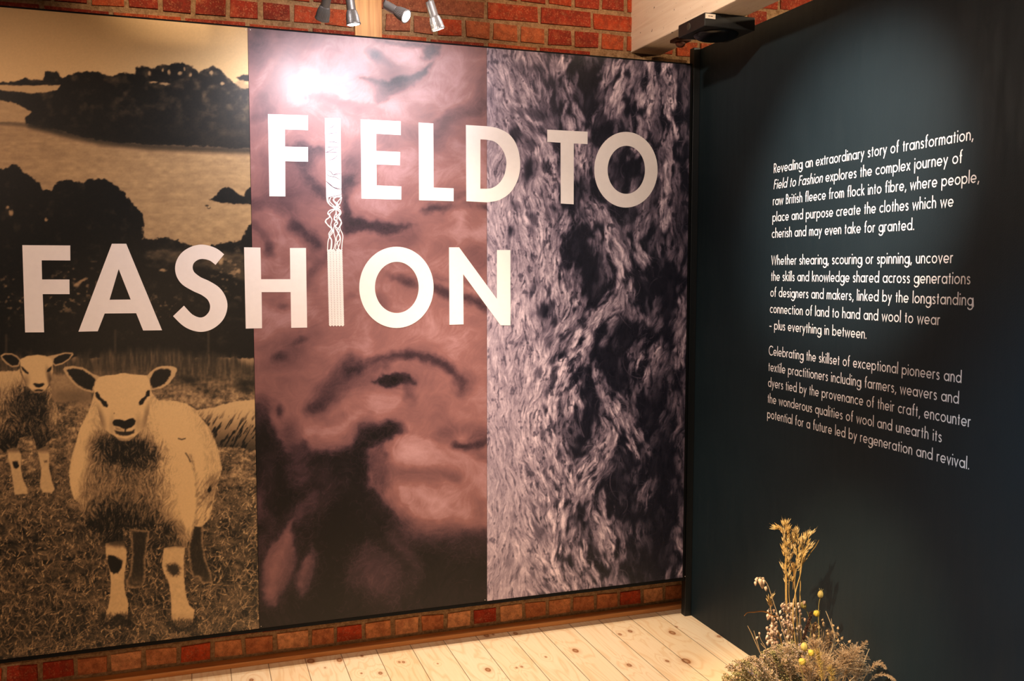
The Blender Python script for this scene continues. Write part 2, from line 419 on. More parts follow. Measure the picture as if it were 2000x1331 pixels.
    # right-hand sheep (rump only)
    rs = c.mask(A([(1455, 622), (1520, 615), (1600, 600), (1700, 572), (1800, 550), (1880, 545), (1985, 545), (1985, 900), (1900, 930), (1800, 900), (1700, 900), (1640, 900), (1600, 800), (1540, 700)]), 1.3, 1.4, 4)
    dcr = fbm(X * 0.85 + Y * 0.5, Y * 0.85 - X * 0.5, 3.2, 14, 2, 91)
    tone = 0.80 - 0.62 * sstep(800, 890, Y) - 0.5 * sstep(0.02, 0.2, dcr) * sstep(795, 830, Y)
    c.put(rs, np.clip(tone, 0.06, 1))
    # left sheep
    bd = A([(-280, 330), (0, 330), (130, 325), (145, 308), (170, 380), (210, 440), (260, 490), (320, 492), (370, 440), (388, 470), (395, 540), (430, 590), (440, 660), (425, 720), (410, 740), (415, 790), (380, 840), (340, 880), (350, 890), (280, 925), (262, 860), (245, 810),
            (150, 830), (125, 900), (60, 915), (40, 950), (0, 910), (-280, 900)])
    m = c.mask(bd, 1.3, 1.0, 4)
    sh = 0.80 - 0.40 * sstep(735, 815, Y + 0.25 * X) - 0.42 * c.ell(66, 790, 38, 32, 25, .9) - 0.35 * sstep(820, 870, Y) + 0.30 * c.ell(103, 795, 14, 40, -10, .6)
    sh = np.maximum(sh, .14) + 0.26 * wl * sstep(0.9, 0.5, sh) - 0.22 * crack * sstep(0.8, 0.4, sh)
    c.put(m, np.clip(sh, 0.045, 0.86))
    legA = [(60, 920), (112, 905), (150, 930), (162, 970), (155, 1060), (175, 1150), (205, 1210), (206, 1250), (110, 1257), (95, 1150), (80, 1050), (60, 980)]
    legB = [(280, 920), (350, 885), (370, 960), (370, 1060), (390, 1150), (412, 1215), (390, 1242), (320, 1242), (300, 1190), (310, 1060), (292, 980)]
    for L in (legA, legB):
        mm = c.mask(A(L), 1.2, 0.6, 4); c.put(mm, 0.78 + 0.1 * g3 - 0.35 * sstep(10, 0, Y - 878))
    c.put(c.mask(A([(92, 1008), (130, 1005), (142, 1040), (130, 1062), (104, 1055)]), 1.6, 1, 3), 0.06)
    c.put(c.mask(A([(330, 1000), (352, 998), (356, 1012), (335, 1018)]), 2.0, 1, 3), 0.25, 0.8)
    earL = [(2, 212), (30, 194), (90, 195), (130, 215), (155, 245), (142, 292), (90, 299), (45, 272), (15, 240)]
    earR = [(355, 217), (430, 202), (490, 187), (545, 189), (552, 205), (520, 242), (470, 276), (415, 291), (396, 272)]
    c.put(c.mask(A(earL), 1.1), 0.72); c.put(c.mask(A([(15, 220), (40, 205), (88, 205), (125, 225), (145, 250), (135, 282), (92, 288), (55, 265)]), 1.3, .5, 4), 0.06)
    c.put(c.mask(A(earR), 1.1), 0.74); c.put(c.mask(A([(405, 235), (440, 212), (492, 198), (538, 200), (515, 235), (468, 265), (415, 278), (402, 265)]), 1.3, .5, 4), 0.06)
    head = A([(150, 240), (200, 216), (280, 205), (340, 212), (385, 235), (398, 270), (397, 330), (387, 390), (366, 432), (340, 470), (300, 493), (265, 491), (235, 470), (198, 430), (174, 370), (155, 310)])
    m = c.mask(head, 1.1, 0.4, 4)
    c.put(m, 0.84 - 0.55 * c.ell(46, 752, 8, 16, 20, .8) * 0.6 - 0.5 * c.ell(99, 745, 5, 22, -15, .8) - 0.3 * c.ell(75, 766, 18, 4, 0, .8))
    for L in ([(158, 292), (172, 298), (195, 322), (215, 340), (212, 352), (190, 340), (168, 320)], [(390, 290), (375, 300), (355, 318), (350, 335), (368, 334), (385, 318)],
              [(247, 424), (262, 417), (290, 424), (325, 417), (334, 426), (318, 444), (295, 452), (268, 446)], [(258, 470), (290, 464), (325, 468), (318, 480), (290, 476), (265, 480)]):
        c.put(c.mask(A(L), 1.1, .4, 3), 0.06)
    # main sheep: hind legs, body, forelegs
    for L, sgn in (([(968, 205), (1108, 218), (1088, 330), (1076, 450), (1078, 580), (1055, 632), (1000, 645), (940, 632), (935, 590), (962, 540), (978, 400)], 0), ([(1430, 170), (1505, 180), (1502, 300), (1522, 420), (1562, 530), (1574, 604), (1500, 612), (1470, 560), (1430, 562), (1408, 500), (1392, 350)], 1)):
        m = c.mask(B(L), 1.3, 0.8, 4); mi = c.mask(B(L), 3, 2.0, 3, grow=-3)
        c.put(m, 0.55); c.put(mi, 0.07 + 0.10 * np.maximum(wl, 0) + 0.25 * sstep(1110, 1140, Y) * (0.5 + g3), 0.92)
    body = A([(712, 480), (690, 560), (660, 640), (620, 720), (598, 760), (580, 830), (560, 900), (540, 960), (525, 1040), (519, 1100), (525, 1180), (540, 1240), (560, 1300)]) + \
        B([(575, 0), (590, 60), (610, 110), (640, 170), (690, 240), (740, 282), (785, 312), (850, 318), (915, 300), (905, 190), (1000, 195), (1080, 190), (1090, 215), (1135, 215), (1145, 172), (1200, 182), (1215, 345), (1300, 350), (1385, 345), (1392, 300), (1412, 280), (1440, 185), (1500, 185), (1560, 120), (1590, 0)]) + \
        A([(1605, 1300), (1632, 1180), (1660, 1100), (1667, 1060), (1656, 1000), (1640, 920), (1610, 840), (1560, 740), (1500, 668), (1460, 610), (1400, 570), (1300, 551), (1190, 547), (1165, 520), (1130, 470), (1000, 500)])
    m = c.mask(body, 1.1, 1.1, 3)
    sh = np.full_like(X, 0.80)
    sh -= 0.60 * c.ell(245, 880, 60, 28, 8, .8)                     # under the chin
    sh -= 0.36 * c.ell(250, 950, 92, 105, 0, .55)                      # breast in shade
    sh -= 0.46 * c.ell(226, 1040, 88, 50, 0, .7)                    # belly
    sh -= 0.42 * sstep(1005, 1045, Y) * sstep(400, 330, X)
    sh += 0.25 * c.ell(155, 905, 14, 70, 12, .8) + 0.25 * c.ell(345, 905, 45, 100, -8, .6) + 0.3 * c.ell(372, 985, 14, 50, 0, .6)
    sh -= 0.40 * c.ell(408, 960, 16, 26, 30, .8) * 0.5 + 0.5 * c.path([(372, 890), (382, 930), (384, 985), (378, 1045)], 4, .9) * 0.6
    dens = np.clip(1.05 - 1.0 * sh, 0.0, 1) + 0.25 * c.ell(330, 905, 45, 70, 0, .6)
    wool = 0.5 * (curl - 0.45) * np.clip(dens + 0.25, 0, 1)
    tone = np.maximum(sh, .07) + (0.10 + 0.26 * np.clip(dens, 0, 1)) * wl * np.clip(dens + .3, 0, 1) + 0.18 * fbm(X, Y, 9, 6, 2, 87) * dens - 0.20 * crack * np.clip(dens, 0, 1)
    side = sstep(360, 400, X)                                       # flank: finer cracks
    c.put(m, np.clip(tone * (1 - 0.35 * side * sstep(0.06, 0.2, dcr) * sstep(900, 960, Y)), 0.04, 0.86))
    c.put(c.mask(A([(1560, 1215), (1580, 1190), (1592, 1215), (1575, 1245), (1558, 1238)]), 1.5, 1, 3), 0.05)
    c.put(c.path(A([(1395, 945), (1415, 975), (1430, 1010)]), 1.2, .8), 0.15, .8); c.put(c.path(A([(1340, 835), (1365, 842), (1392, 835)]), 1.1, .8), 0.15, .9)
    legL = [(780, 312), (850, 296), (912, 290), (936, 360), (938, 430), (925, 520), (918, 600), (930, 680), (952, 760), (945, 880), (915, 850), (880, 835), (840, 860), (800, 890), (774, 902), (780, 850), (802, 780), (816, 700), (820, 600), (815, 540), (795, 460), (785, 400)]
    legR = [(1215, 345), (1300, 330), (1372, 340), (1362, 420), (1362, 500), (1366, 600), (1376, 690), (1402, 770), (1442, 800), (1430, 880), (1402, 920), (1340, 940), (1290, 910), (1270, 850), (1270, 760), (1262, 680), (1250, 600), (1220, 540), (1199, 480), (1205, 400)]
    for L in (legL, legR):
        m = c.mask(B(L), 1.1, 0.7, 4)
        c.put(m, 0.80 + 0.12 * g3 - 0.45 * sstep(18, 0, Y - 1056) - 0.12 * sstep(1190, 1220, Y))
    c.put(c.mask(B([(798, 398), (850, 402), (905, 440), (902, 490), (872, 530), (842, 540), (815, 512), (795, 450)]), 2.0, 1.5, 3), 0.05)
    c.put(c.mask(B([(1232, 470), (1300, 460), (1332, 490), (1325, 545), (1280, 552), (1238, 520)]), 4.5, 3, 3), 0.10, 0.9)
    c.put(c.mask(B([(820, 880), (860, 835), (890, 835), (900, 870), (850, 890)]), 2, 1.5, 3), 0.15, .8)
    for L in (legL, legR): c.put(c.mask(B([(p[0], p[1] - 14) for p in L if p[1] < 380]), 7, 5, 8), 0.10, 0.55)
    n = 420; gx = np.concatenate([R.uniform(200, 255, n // 2), R.uniform(328, 385, n // 2)]); gy = np.concatenate([R.uniform(1204, 1226, n // 2), R.uniform(1216, 1236, n // 2)])
    Hd = c.hairs(gx, gy, -1.57 + R.normal(0, .5, n), R.uniform(5, 13, n), R.normal(0, .8, n), np.ones(n)); c.t = c.t * (1 - 0.8 * Hd)
    # head of the main sheep
    c.put(c.mask(A([(474, 312), (490, 295), (550, 289), (620, 300), (662, 325), (692, 346), (745, 366), (745, 380), (720, 420), (706, 452), (702, 492), (640, 476), (590, 452), (545, 415), (508, 370), (484, 335)]), 1.0, 0.5, 3), 0.74)
    c.put(c.mask(A([(498, 320), (555, 306), (620, 318), (655, 345), (690, 362), (718, 390), (705, 430), (692, 474), (640, 462), (590, 435), (548, 395), (518, 352)]), 1.6, 1.2, 3), 0.06 + 0.1 * np.maximum(g3, 0))
    c.put(c.mask(A([(1105, 362), (1140, 325), (1180, 298), (1220, 289), (1290, 291), (1326, 304), (1331, 320), (1310, 370), (1270, 420), (1220, 455), (1160, 466), (1138, 472), (1120, 430)]), 1.0, 0.5, 3), 0.76)
    c.put(c.mask(A([(1128, 385), (1155, 335), (1200, 310), (1262, 312), (1285, 325), (1280, 362), (1255, 402), (1215, 435), (1170, 455), (1142, 455), (1130, 425)]), 1.8, 1.4, 3), 0.07 + 0.1 * np.maximum(g3, 0))
    hd = A([(742, 372), (800, 360), (860, 356), (900, 345), (940, 342), (985, 352), (1040, 355), (1102, 360), (1122, 400), (1130, 450), (1136, 490), (1127, 560), (1121, 620), (1106, 690), (1086, 750), (1042, 792), (1002, 830), (970, 851), (920, 853), (890, 842), (868, 820), (820, 792), (775, 757), (755, 700), (740, 640), (725, 580), (712, 510), (704, 460), (718, 410)])
    m = c.mask(hd, 1.0, 0.5, 3)
    ht = 0.85 - 0.35 * c.ell(*A([(745, 690)])[0], 9, 24, -15, .8) - 0.28 * c.ell(*A([(1100, 680)])[0], 6, 26, 12, .8) - 0.14 * c.ell(*A([(840, 740)])[0], 5, 18, 0, .9) - 0.14 * c.ell(*A([(1040, 720)])[0], 6, 16, 0, .9) + 0.04 * g3
    c.put(m, ht)
    for L in ([(714, 492), (733, 482), (748, 508), (752, 525), (772, 540), (800, 556), (813, 585), (806, 601), (778, 592), (758, 558), (722, 528)], [(1127, 475), (1110, 472), (1098, 488), (1092, 515), (1060, 540), (1042, 562), (1046, 586), (1074, 578), (1088, 545), (1105, 522), (1124, 516)],
              [(845, 712), (860, 692), (900, 689), (935, 702), (970, 688), (1002, 681), (1019, 702), (1010, 732), (985, 752), (948, 764), (925, 762), (900, 748), (855, 738)]):
        c.put(c.mask(A(L), 1.3, .8, 3), 0.05)
    c.put(c.mask(A([(860, 772), (880, 778), (935, 786), (990, 778), (1012, 766), (1006, 795), (960, 812), (905, 812), (870, 798)]), 1.8, .8, 3), 0.10, .95)
    c.put(c.mask(A([(865, 745), (900, 758), (925, 775), (870, 770)]), 1.6), 0.5, .8)
    c.put(c.path(A([(942, 755), (941, 790)]), 1.5, .6), 0.08); c.put(c.path(A([(890, 838), (945, 850), (1000, 832)]), 3.0, .9), 0.45, .6)
    c.put(c.ell(*A([(858, 645)])[0], 1.2, 1.2), 0.35)
    c.t = np.clip(c.t + 0.05 * gr, 0, 1)
    return c

# ---- raw fleece ------------------------------------------------------------
def paint_fleece():
    c = Canvas(478, 45, 962, 1240, 300)
    X, Y = c.X, c.Y; R = c.rng
    Z3 = lambda p: ZP(p, 480, 650, 0.25025)
    Z4 = lambda p: ZP(p, 480, 900, 0.25025)
    Z2 = lambda p: ZP(p, 480, 330, 0.25025)
    Z1 = lambda p: ZP(p, 450, 0, 0.275)
    c.t[:] = 0.66 + 0.22 * fbm(X, Y, 90, 70, 3, 5)
    E = lambda v, a, *q, **k: c.put(c.ell(*q, **dict(dict(soft=.85, rough=7, rs=26), **k)), v, a)
    # upper quarter
    E(.30, .8, 502, 80, 22, 42, 10); E(.45, .7, 512, 120, 16, 26, 30); E(.42, .55, 552, 90, 16, 50, 8); E(.75, .7, 525, 140, 9, 55, 28); E(.40, .6, 512, 195, 12, 30, 35)
    E(.35, .7, 512, 228, 22, 9, -25); E(.50, .6, 560, 170, 20, 60, 30); E(.80, .6, 595, 150, 26, 80, 20)
    E(.55, .6, 650, 105, 14, 30, 15); E(.80, .8, 690, 130, 40, 55, 0); E(.78, .7, 800, 110, 60, 26, 18)
    c.put(c.mask(Z1([(1010, 275), (1240, 300), (1500, 320), (1480, 400), (1420, 420), (1360, 400), (1380, 340), (1250, 320), (1100, 300)]), 6, 5, 18), .16, .9)
    E(.14, .9, 731, 108, 15, 8, 38, rough=4); E(.3, .5, 752, 120, 20, 6, 30)
    c.put(c.mask(Z1([(920, 545), (980, 555), (1060, 575), (1160, 560), (1230, 530), (1330, 520), (1440, 430), (1400, 520), (1330, 590), (1240, 630), (1140, 680), (1080, 730), (1030, 740), (1040, 660), (1010, 600)]), 4, 4, 12), .07, .95)
    E(.40, .6, 735, 175, 14, 24, -20); E(.80, .8, 690, 175, 46, 24, 10); E(.72, .7, 660, 230, 80, 24, 5); E(.80, .7, 790, 195, 60, 28, -25)
    E(.42, .7, 665, 200, 60, 8, 12)
    E(.22, .8, 940, 180, 9, 32, 8); E(.35, .6, 925, 165, 18, 30, -20)
    c.put(c.path([(950, 205), (905, 215), (872, 235), (856, 258), (850, 275)], 13, .9, 6, 20), .28, .8)
    E(.74, .7, 900, 160, 40, 50, 0); E(.5, .5, 800, 260, 60, 18, 20); E(.55, .5, 900, 262, 40, 26, -20)
    # around FIELD
    c.put(c.mask([(560, 285), (600, 280), (636, 292), (640, 302), (618, 318), (606, 335), (620, 352), (640, 372), (640, 390), (612, 380), (590, 345), (575, 320), (555, 315)], 7, 6, 14), .20, .9)
    E(.38, .6, 575, 350, 40, 50, 0); E(.68, .7, 635, 325, 22, 26, -30); E(.30, .7, 690, 325, 24, 34, 15); E(.45, .5, 755, 272, 34, 12, 15)
    E(.30, .65, 565, 395, 55, 24, 10); E(.62, .6, 600, 408, 40, 18, 20); E(.28, .6, 500, 402, 24, 12, -15); E(.74, .8, 905, 300, 50, 30, 0)
    c.put(c.mask(Z2([(745, 60), (830, 60), (880, 120), (810, 190), (790, 270), (860, 380), (1000, 410), (1200, 420), (1330, 430), (1260, 480), (1140, 520), (1040, 520), (920, 480), (850, 490), (780, 530), (750, 460), (740, 200)]), 6, 5, 16), .13, .92)
    E(.72, .9, 730, 388, 50, 24, 15, soft=.6); E(.66, .8, 800, 410, 50, 18, 25)
    c.put(c.path(Z2([(1250, 290), (1380, 360), (1460, 430), (1540, 500), (1520, 600), (1560, 700)]), 22, .8, 6, 20), .70, .8)
    c.put(c.path(Z2([(1400, 320), (1560, 300), (1720, 290), (1880, 300)]), 7, .9, 4, 14), .15, .85)
    E(.3, .6, 900, 380, 40, 10, -5); E(.74, .9, 915, 440, 36, 46, -35, soft=.5)
    E(.40, .7, 800, 465, 28, 18, 0); E(.6, .6, 850, 480, 26, 26, 0)
    # left lobe beside H
    c.put(c.mask(Z2([(60, 340), (150, 310), (240, 340), (330, 430), (400, 520), (460, 620), (450, 780), (330, 860), (100, 860), (60, 700)]), 7, 4, 14), .70, .9)
    c.put(c.path(Z2([(60, 440), (130, 500), (180, 600), (200, 660)]), 8, .9, 4, 12), .42, .7); E(.22, .7, 526, 487, 9, 12, 30)
    c.put(c.path(Z2([(370, 430), (440, 480), (520, 560), (560, 600)]), 12, .85, 5, 14), .17, .85); E(.4, .6, 605, 500, 28, 14, -20)
    # dome in the middle
    c.put(c.mask(Z2([(560, 900), (600, 740), (700, 600), (790, 530), (900, 505), (1030, 540), (1120, 570), (1150, 640), (1300, 700), (1450, 820), (1500, 1000), (1400, 1250), (900, 1290), (600, 1250)]), 6, 4, 12), .68, .9)
    c.put(c.path(Z2([(640, 680), (560, 750), (500, 830), (470, 900)]), 9, .9, 5, 14), .34, .7)
    E(.20, .8, 792, 549, 24, 8, 18, rough=4); E(.35, .6, 775, 540, 16, 6, 10); E(.42, .6, 745, 588, 16, 14, 40); E(.38, .5, 690, 580, 14, 5, 0)
    c.put(c.path(Z2([(1460, 920), (1560, 970), (1700, 1000), (1800, 1040), (1890, 1080)]), 9, .85, 5, 14), .16, .85)
    c.put(c.path(Z2([(1480, 850), (1700, 880), (1880, 940)]), 5, .9, 4, 14), .4, .6); E(.4, .6, 930, 500, 30, 24, 30)
    E(.2, .7, 555, 599, 9, 5, 0, rough=3); E(.48, .5, 540, 590, 24, 12, 0)
    # below the title
    E(.46, .6, 560, 668, 60, 14, -15); E(.72, .7, 720, 680, 90, 30, -6)
    E(.08, .9, 546, 700, 15, 8, -5, rough=5); E(.18, .85, 585, 666, 14, 6, -25, rough=4); E(.36, .7, 572, 690, 30, 16, -35)
    c.put(c.path(Z3([(830, 250), (760, 330), (680, 430), (590, 530), (560, 590)]), 19, .8, 7, 18), .25, .85)
    E(.17, .75, 618, 795, 20, 11, -30); E(.35, .7, 690, 735, 40, 22, -25)
    c.put(c.path(Z3([(800, 300), (900, 265), (1050, 215), (1200, 185), (1330, 172), (1450, 205), (1570, 270), (1650, 340), (1690, 410), (1680, 470)]), 9, .8, 5, 14), .14, .9)
    E(.3, .7, 905, 748, 18, 22, 30); E(.66, .8, 790, 722, 60, 14, 8)
    c.put(c.mask(Z3([(985, 380), (1060, 330), (1180, 310), (1280, 330), (1350, 390), (1330, 412), (1220, 405), (1140, 440), (1050, 425)]), 4, 4, 10), .035, .97)
    c.put(c.path(Z3([(880, 380), (980, 290), (1120, 270)]), 6, .9, 4, 10), .42, .7)
    E(.55, .6, 850, 790, 60, 40, 10); E(.72, .7, 930, 800, 40, 26, -30)
    sl = c.mask(Z3([(440, 690), (520, 650), (640, 650), (760, 550), (900, 470), (1050, 458), (1200, 480), (1245, 520), (1150, 600), (1080, 690), (940, 700), (860, 790), (720, 930), (560, 890), (450, 820)]), 7, 4, 14)
    c.put(sl, .70, .95); c.put(c.path(Z3([(560, 880), (720, 915), (860, 800), (960, 700)]), 14, .9, 5, 14), .42, .6); c.put(c.path(Z3([(560, 660), (640, 700), (760, 660)]), 8, .9, 4, 14), .5, .6)
    E(.35, .7, 800, 772, 10, 22, -20); E(.42, .6, 880, 845, 50, 12, -25)
    c.put(c.path(Z3([(1640, 890), (1740, 890), (1830, 870), (1890, 840)]), 8, .9, 4, 12), .09, .9); E(.32, .7, 940, 850, 24, 14, -25); E(.4, .7, 940, 895, 22, 16, 30)
    # the deep shade
    dark = c.mask(Z3([(-300, 560), (150, 560), (190, 670), (260, 790), (330, 900), (440, 830), (560, 925), (700, 945), (820, 880), (900, 745), (1000, 725), (1120, 690), (1220, 700), (1250, 760), (1140, 830), (1060, 870), (970, 920), (955, 1000), (980, 1180), (1060, 1290), (1100, 1340),
                      (1180, 1420), (1240, 1560), (1330, 1600), (1500, 1600), (1700, 1560), (2300, 1560), (2300, 2500), (-300, 2500)]), 9, 6, 18)
    c.put(dark, .055 + .05 * (0.5 + fbm(X, Y, 60, 60, 2, 77)), .98)
    ll = c.mask(Z3([(180, 640), (270, 590), (330, 640), (430, 660), (440, 850), (350, 910), (300, 870), (270, 780)]), 6, 5, 14); c.put(ll, .60, .9)
    E(.1, .8, 547, 802, 7, 10, 15, rough=4); E(.3, .7, 512, 790, 16, 18, 30); E(.3, .6, 510, 815, 10, 30, 30)
    big = c.mask(Z3([(1080, 870), (1180, 812), (1300, 795), (1430, 830), (1600, 900), (1750, 960), (2200, 1120), (2200, 1420), (1900, 1500), (1700, 1545), (1500, 1560), (1330, 1570), (1240, 1520), (1180, 1390), (1110, 1290), (1130, 1180), (1095, 1000)]), 5, 4, 12)
    c.put(big, .70, .97)
    c.put(c.path(Z3([(1100, 880), (1090, 1000), (1130, 1150), (1150, 1280)]), 10, .9, 4, 12), .45, .6)
    c.put(c.path(Z3([(1150, 1080), (1300, 1095), (1500, 1100), (1650, 1130)]), 11, .9, 5, 20), .44, .75); c.put(c.path(Z3([(1200, 1150), (1330, 1170), (1500, 1160)]), 8, .9, 5, 20), .5, .6)
    E(.78, .7, 800, 885, 40, 18, 5); E(.76, .7, 830, 975, 60, 20, 14); E(.45, .6, 940, 1000, 12, 20, 0)
    c.put(c.path(Z4([(1240, 545), (1400, 590), (1600, 580), (1750, 610), (1900, 640)]), 22, .9, 7, 24), .24, .75); E(.18, .7, 920, 1062, 50, 24, -8)
    c.put(c.mask(Z3([(960, 920), (1060, 860), (1100, 960), (1120, 1200), (1090, 1290), (1000, 1190), (960, 1050)]), 7, 6, 12), .30, .8)
    # wisps and locks in the shade
    W = lambda v, a, pts, w: c.put(c.path(Z4(pts), w, .95, 8, 18), v, a)
    W(.30, .8, [(330, -200), (400, -50), (430, 90), (430, 150)], 20); W(.22, .7, [(600, 100), (640, 200), (560, 330), (430, 430)], 18); W(.36, .6, [(520, 280), (450, 360), (390, 440)], 10)
    W(.22, .7, [(200, -50), (160, 150), (110, 300)], 16); W(.38, .7, [(95, 280), (110, 360), (100, 440)], 7); W(.26, .6, [(130, 420), (190, 520), (120, 700)], 12); W(.16, .6, [(780, 100), (760, 200)], 16)
    c.put(c.mask(Z4([(385, 445), (330, 478), (280, 560), (200, 660), (150, 780), (128, 900), (132, 1050), (160, 1145), (230, 1140), (272, 1050), (330, 950), (380, 850), (397, 760), (372, 660), (345, 560)]), 5, 4, 12), .50, .92)
    c.put(c.path(Z4([(330, 600), (250, 760), (200, 900), (185, 1050)]), 8, .9, 3, 12), .62, .8); c.put(c.path(Z4([(370, 750), (330, 900), (270, 1020)]), 7, .9, 3, 12), .30, .7)
    c.put(c.mask(Z4([(512, 650), (532, 720), (541, 840), (500, 940), (445, 1070), (400, 1010), (388, 900), (430, 820), (470, 740)]), 6, 4, 12), .34, .9); c.put(c.path(Z4([(480, 780), (450, 880), (430, 960)]), 6, .9, 3, 12), .48, .8)
    E(.36, .75, 738, 1120, 44, 36, 20, rough=14, rs=40); E(.32, .7, 755, 1165, 36, 30, 0, rough=12, rs=36); W(.30, .8, [(1150, 600), (1220, 700), (1330, 800), (1340, 880), (1240, 1000), (1200, 1080)], 12); W(.24, .8, [(950, 700), (930, 760), (850, 860), (840, 950)], 14)
    c.put(c.ell(785, 1052, 19, 12, 15, .7, 4, 14), .24, .85); W(.12, .6, [(1330, 960), (1500, 1000), (1800, 1010)], 30); W(.13, .8, [(850, 1160), (1200, 1130), (1600, 1120), (1900, 1080)], 26); W(.13, .7, [(100, 1150), (160, 1260), (300, 1250)], 20)
    W(.13, .6, [(1000, 440), (1080, 420), (1170, 470)], 22)
    # soft relief, then fibres following the contours
    c.warp(2.4, 9, 401)
    sh = 1 - np.abs(2 * fbm(X + 30 * fbm(X, Y, 60, 60, 2, 301), Y + 30 * fbm(X, Y, 60, 60, 2, 305), 62, 44, 3, 309)) * 2.2
    c.t = c.t + 0.07 * (np.clip(sh, -1, 1) - 0.45) * sstep(0.1, 0.5, c.t)
    c.t = 0.56 * c.t + 0.26 * gblur(c.t, 4) + 0.18 * gblur(c.t, 14)
    gy, gx = np.gradient(gblur(c.t, 9)); n1 = fbm(X, Y, 90, 90, 2, 201) * 6.28 * 1.1 + 0.5
    mag = np.sqrt(gx * gx + gy * gy) + 1e-6
    tx, ty = -gy / mag, gx / mag
    k = np.clip(mag / 0.008, 0, 1)
    fl = np.where(tx * np.cos(n1) + ty * np.sin(n1) < 0, -1, 1)
    vx = k * tx * fl + (1 - k) * np.cos(n1) + 1.5 * fbm(X, Y, 9, 9, 2, 203); vy = k * ty * fl + (1 - k) * np.sin(n1) + 1.5 * fbm(X, Y, 9, 9, 2, 207)
    q = np.sqrt(vx * vx + vy * vy) + 1e-6; vx /= q; vy /= q
    lic = c.lic(vx, vy, 7, 9); lic2 = c.lic(vx, vy, 14, 10, vnoise(X / 3, Y / 3, 12))
    mid = 0.2 + 0.8 * np.clip(4.4 * c.t * (0.80 - c.t), 0, 1)
    c.t = c.t + 0.010 * lic * mid + 0.020 * lic2 * mid
    # fly-away hairs along the edges of the locks
    e2 = np.clip(mag / 0.012, 0, 1); edge = (e2 * (0.25 + (c.t < 0.5))).ravel(); idx = R.choice(edge.size, 6500, p=edge / edge.sum())
    hx = X.ravel()[idx].astype(float); hy = Y.ravel()[idx].astype(float); ha = np.arctan2(vy, vx).ravel()[idx] + R.normal(0, .9, idx.size) + np.pi * (R.rand(idx.size) < .5)
    H = c.hairs(hx, hy, ha, R.uniform(6, 22, idx.size), R.normal(0, 2.4, idx.size), R.uniform(.3, 1, idx.size), 26)
    c.t = c.t + H * 0.20 * np.clip(0.75 - c.t, 0, 1)
    c.t = np.clip(1.25 * c.t - 0.09 + 0.03 * fbm(X, Y, 2, 2, 2, 33), 0.02, 1)
    return c

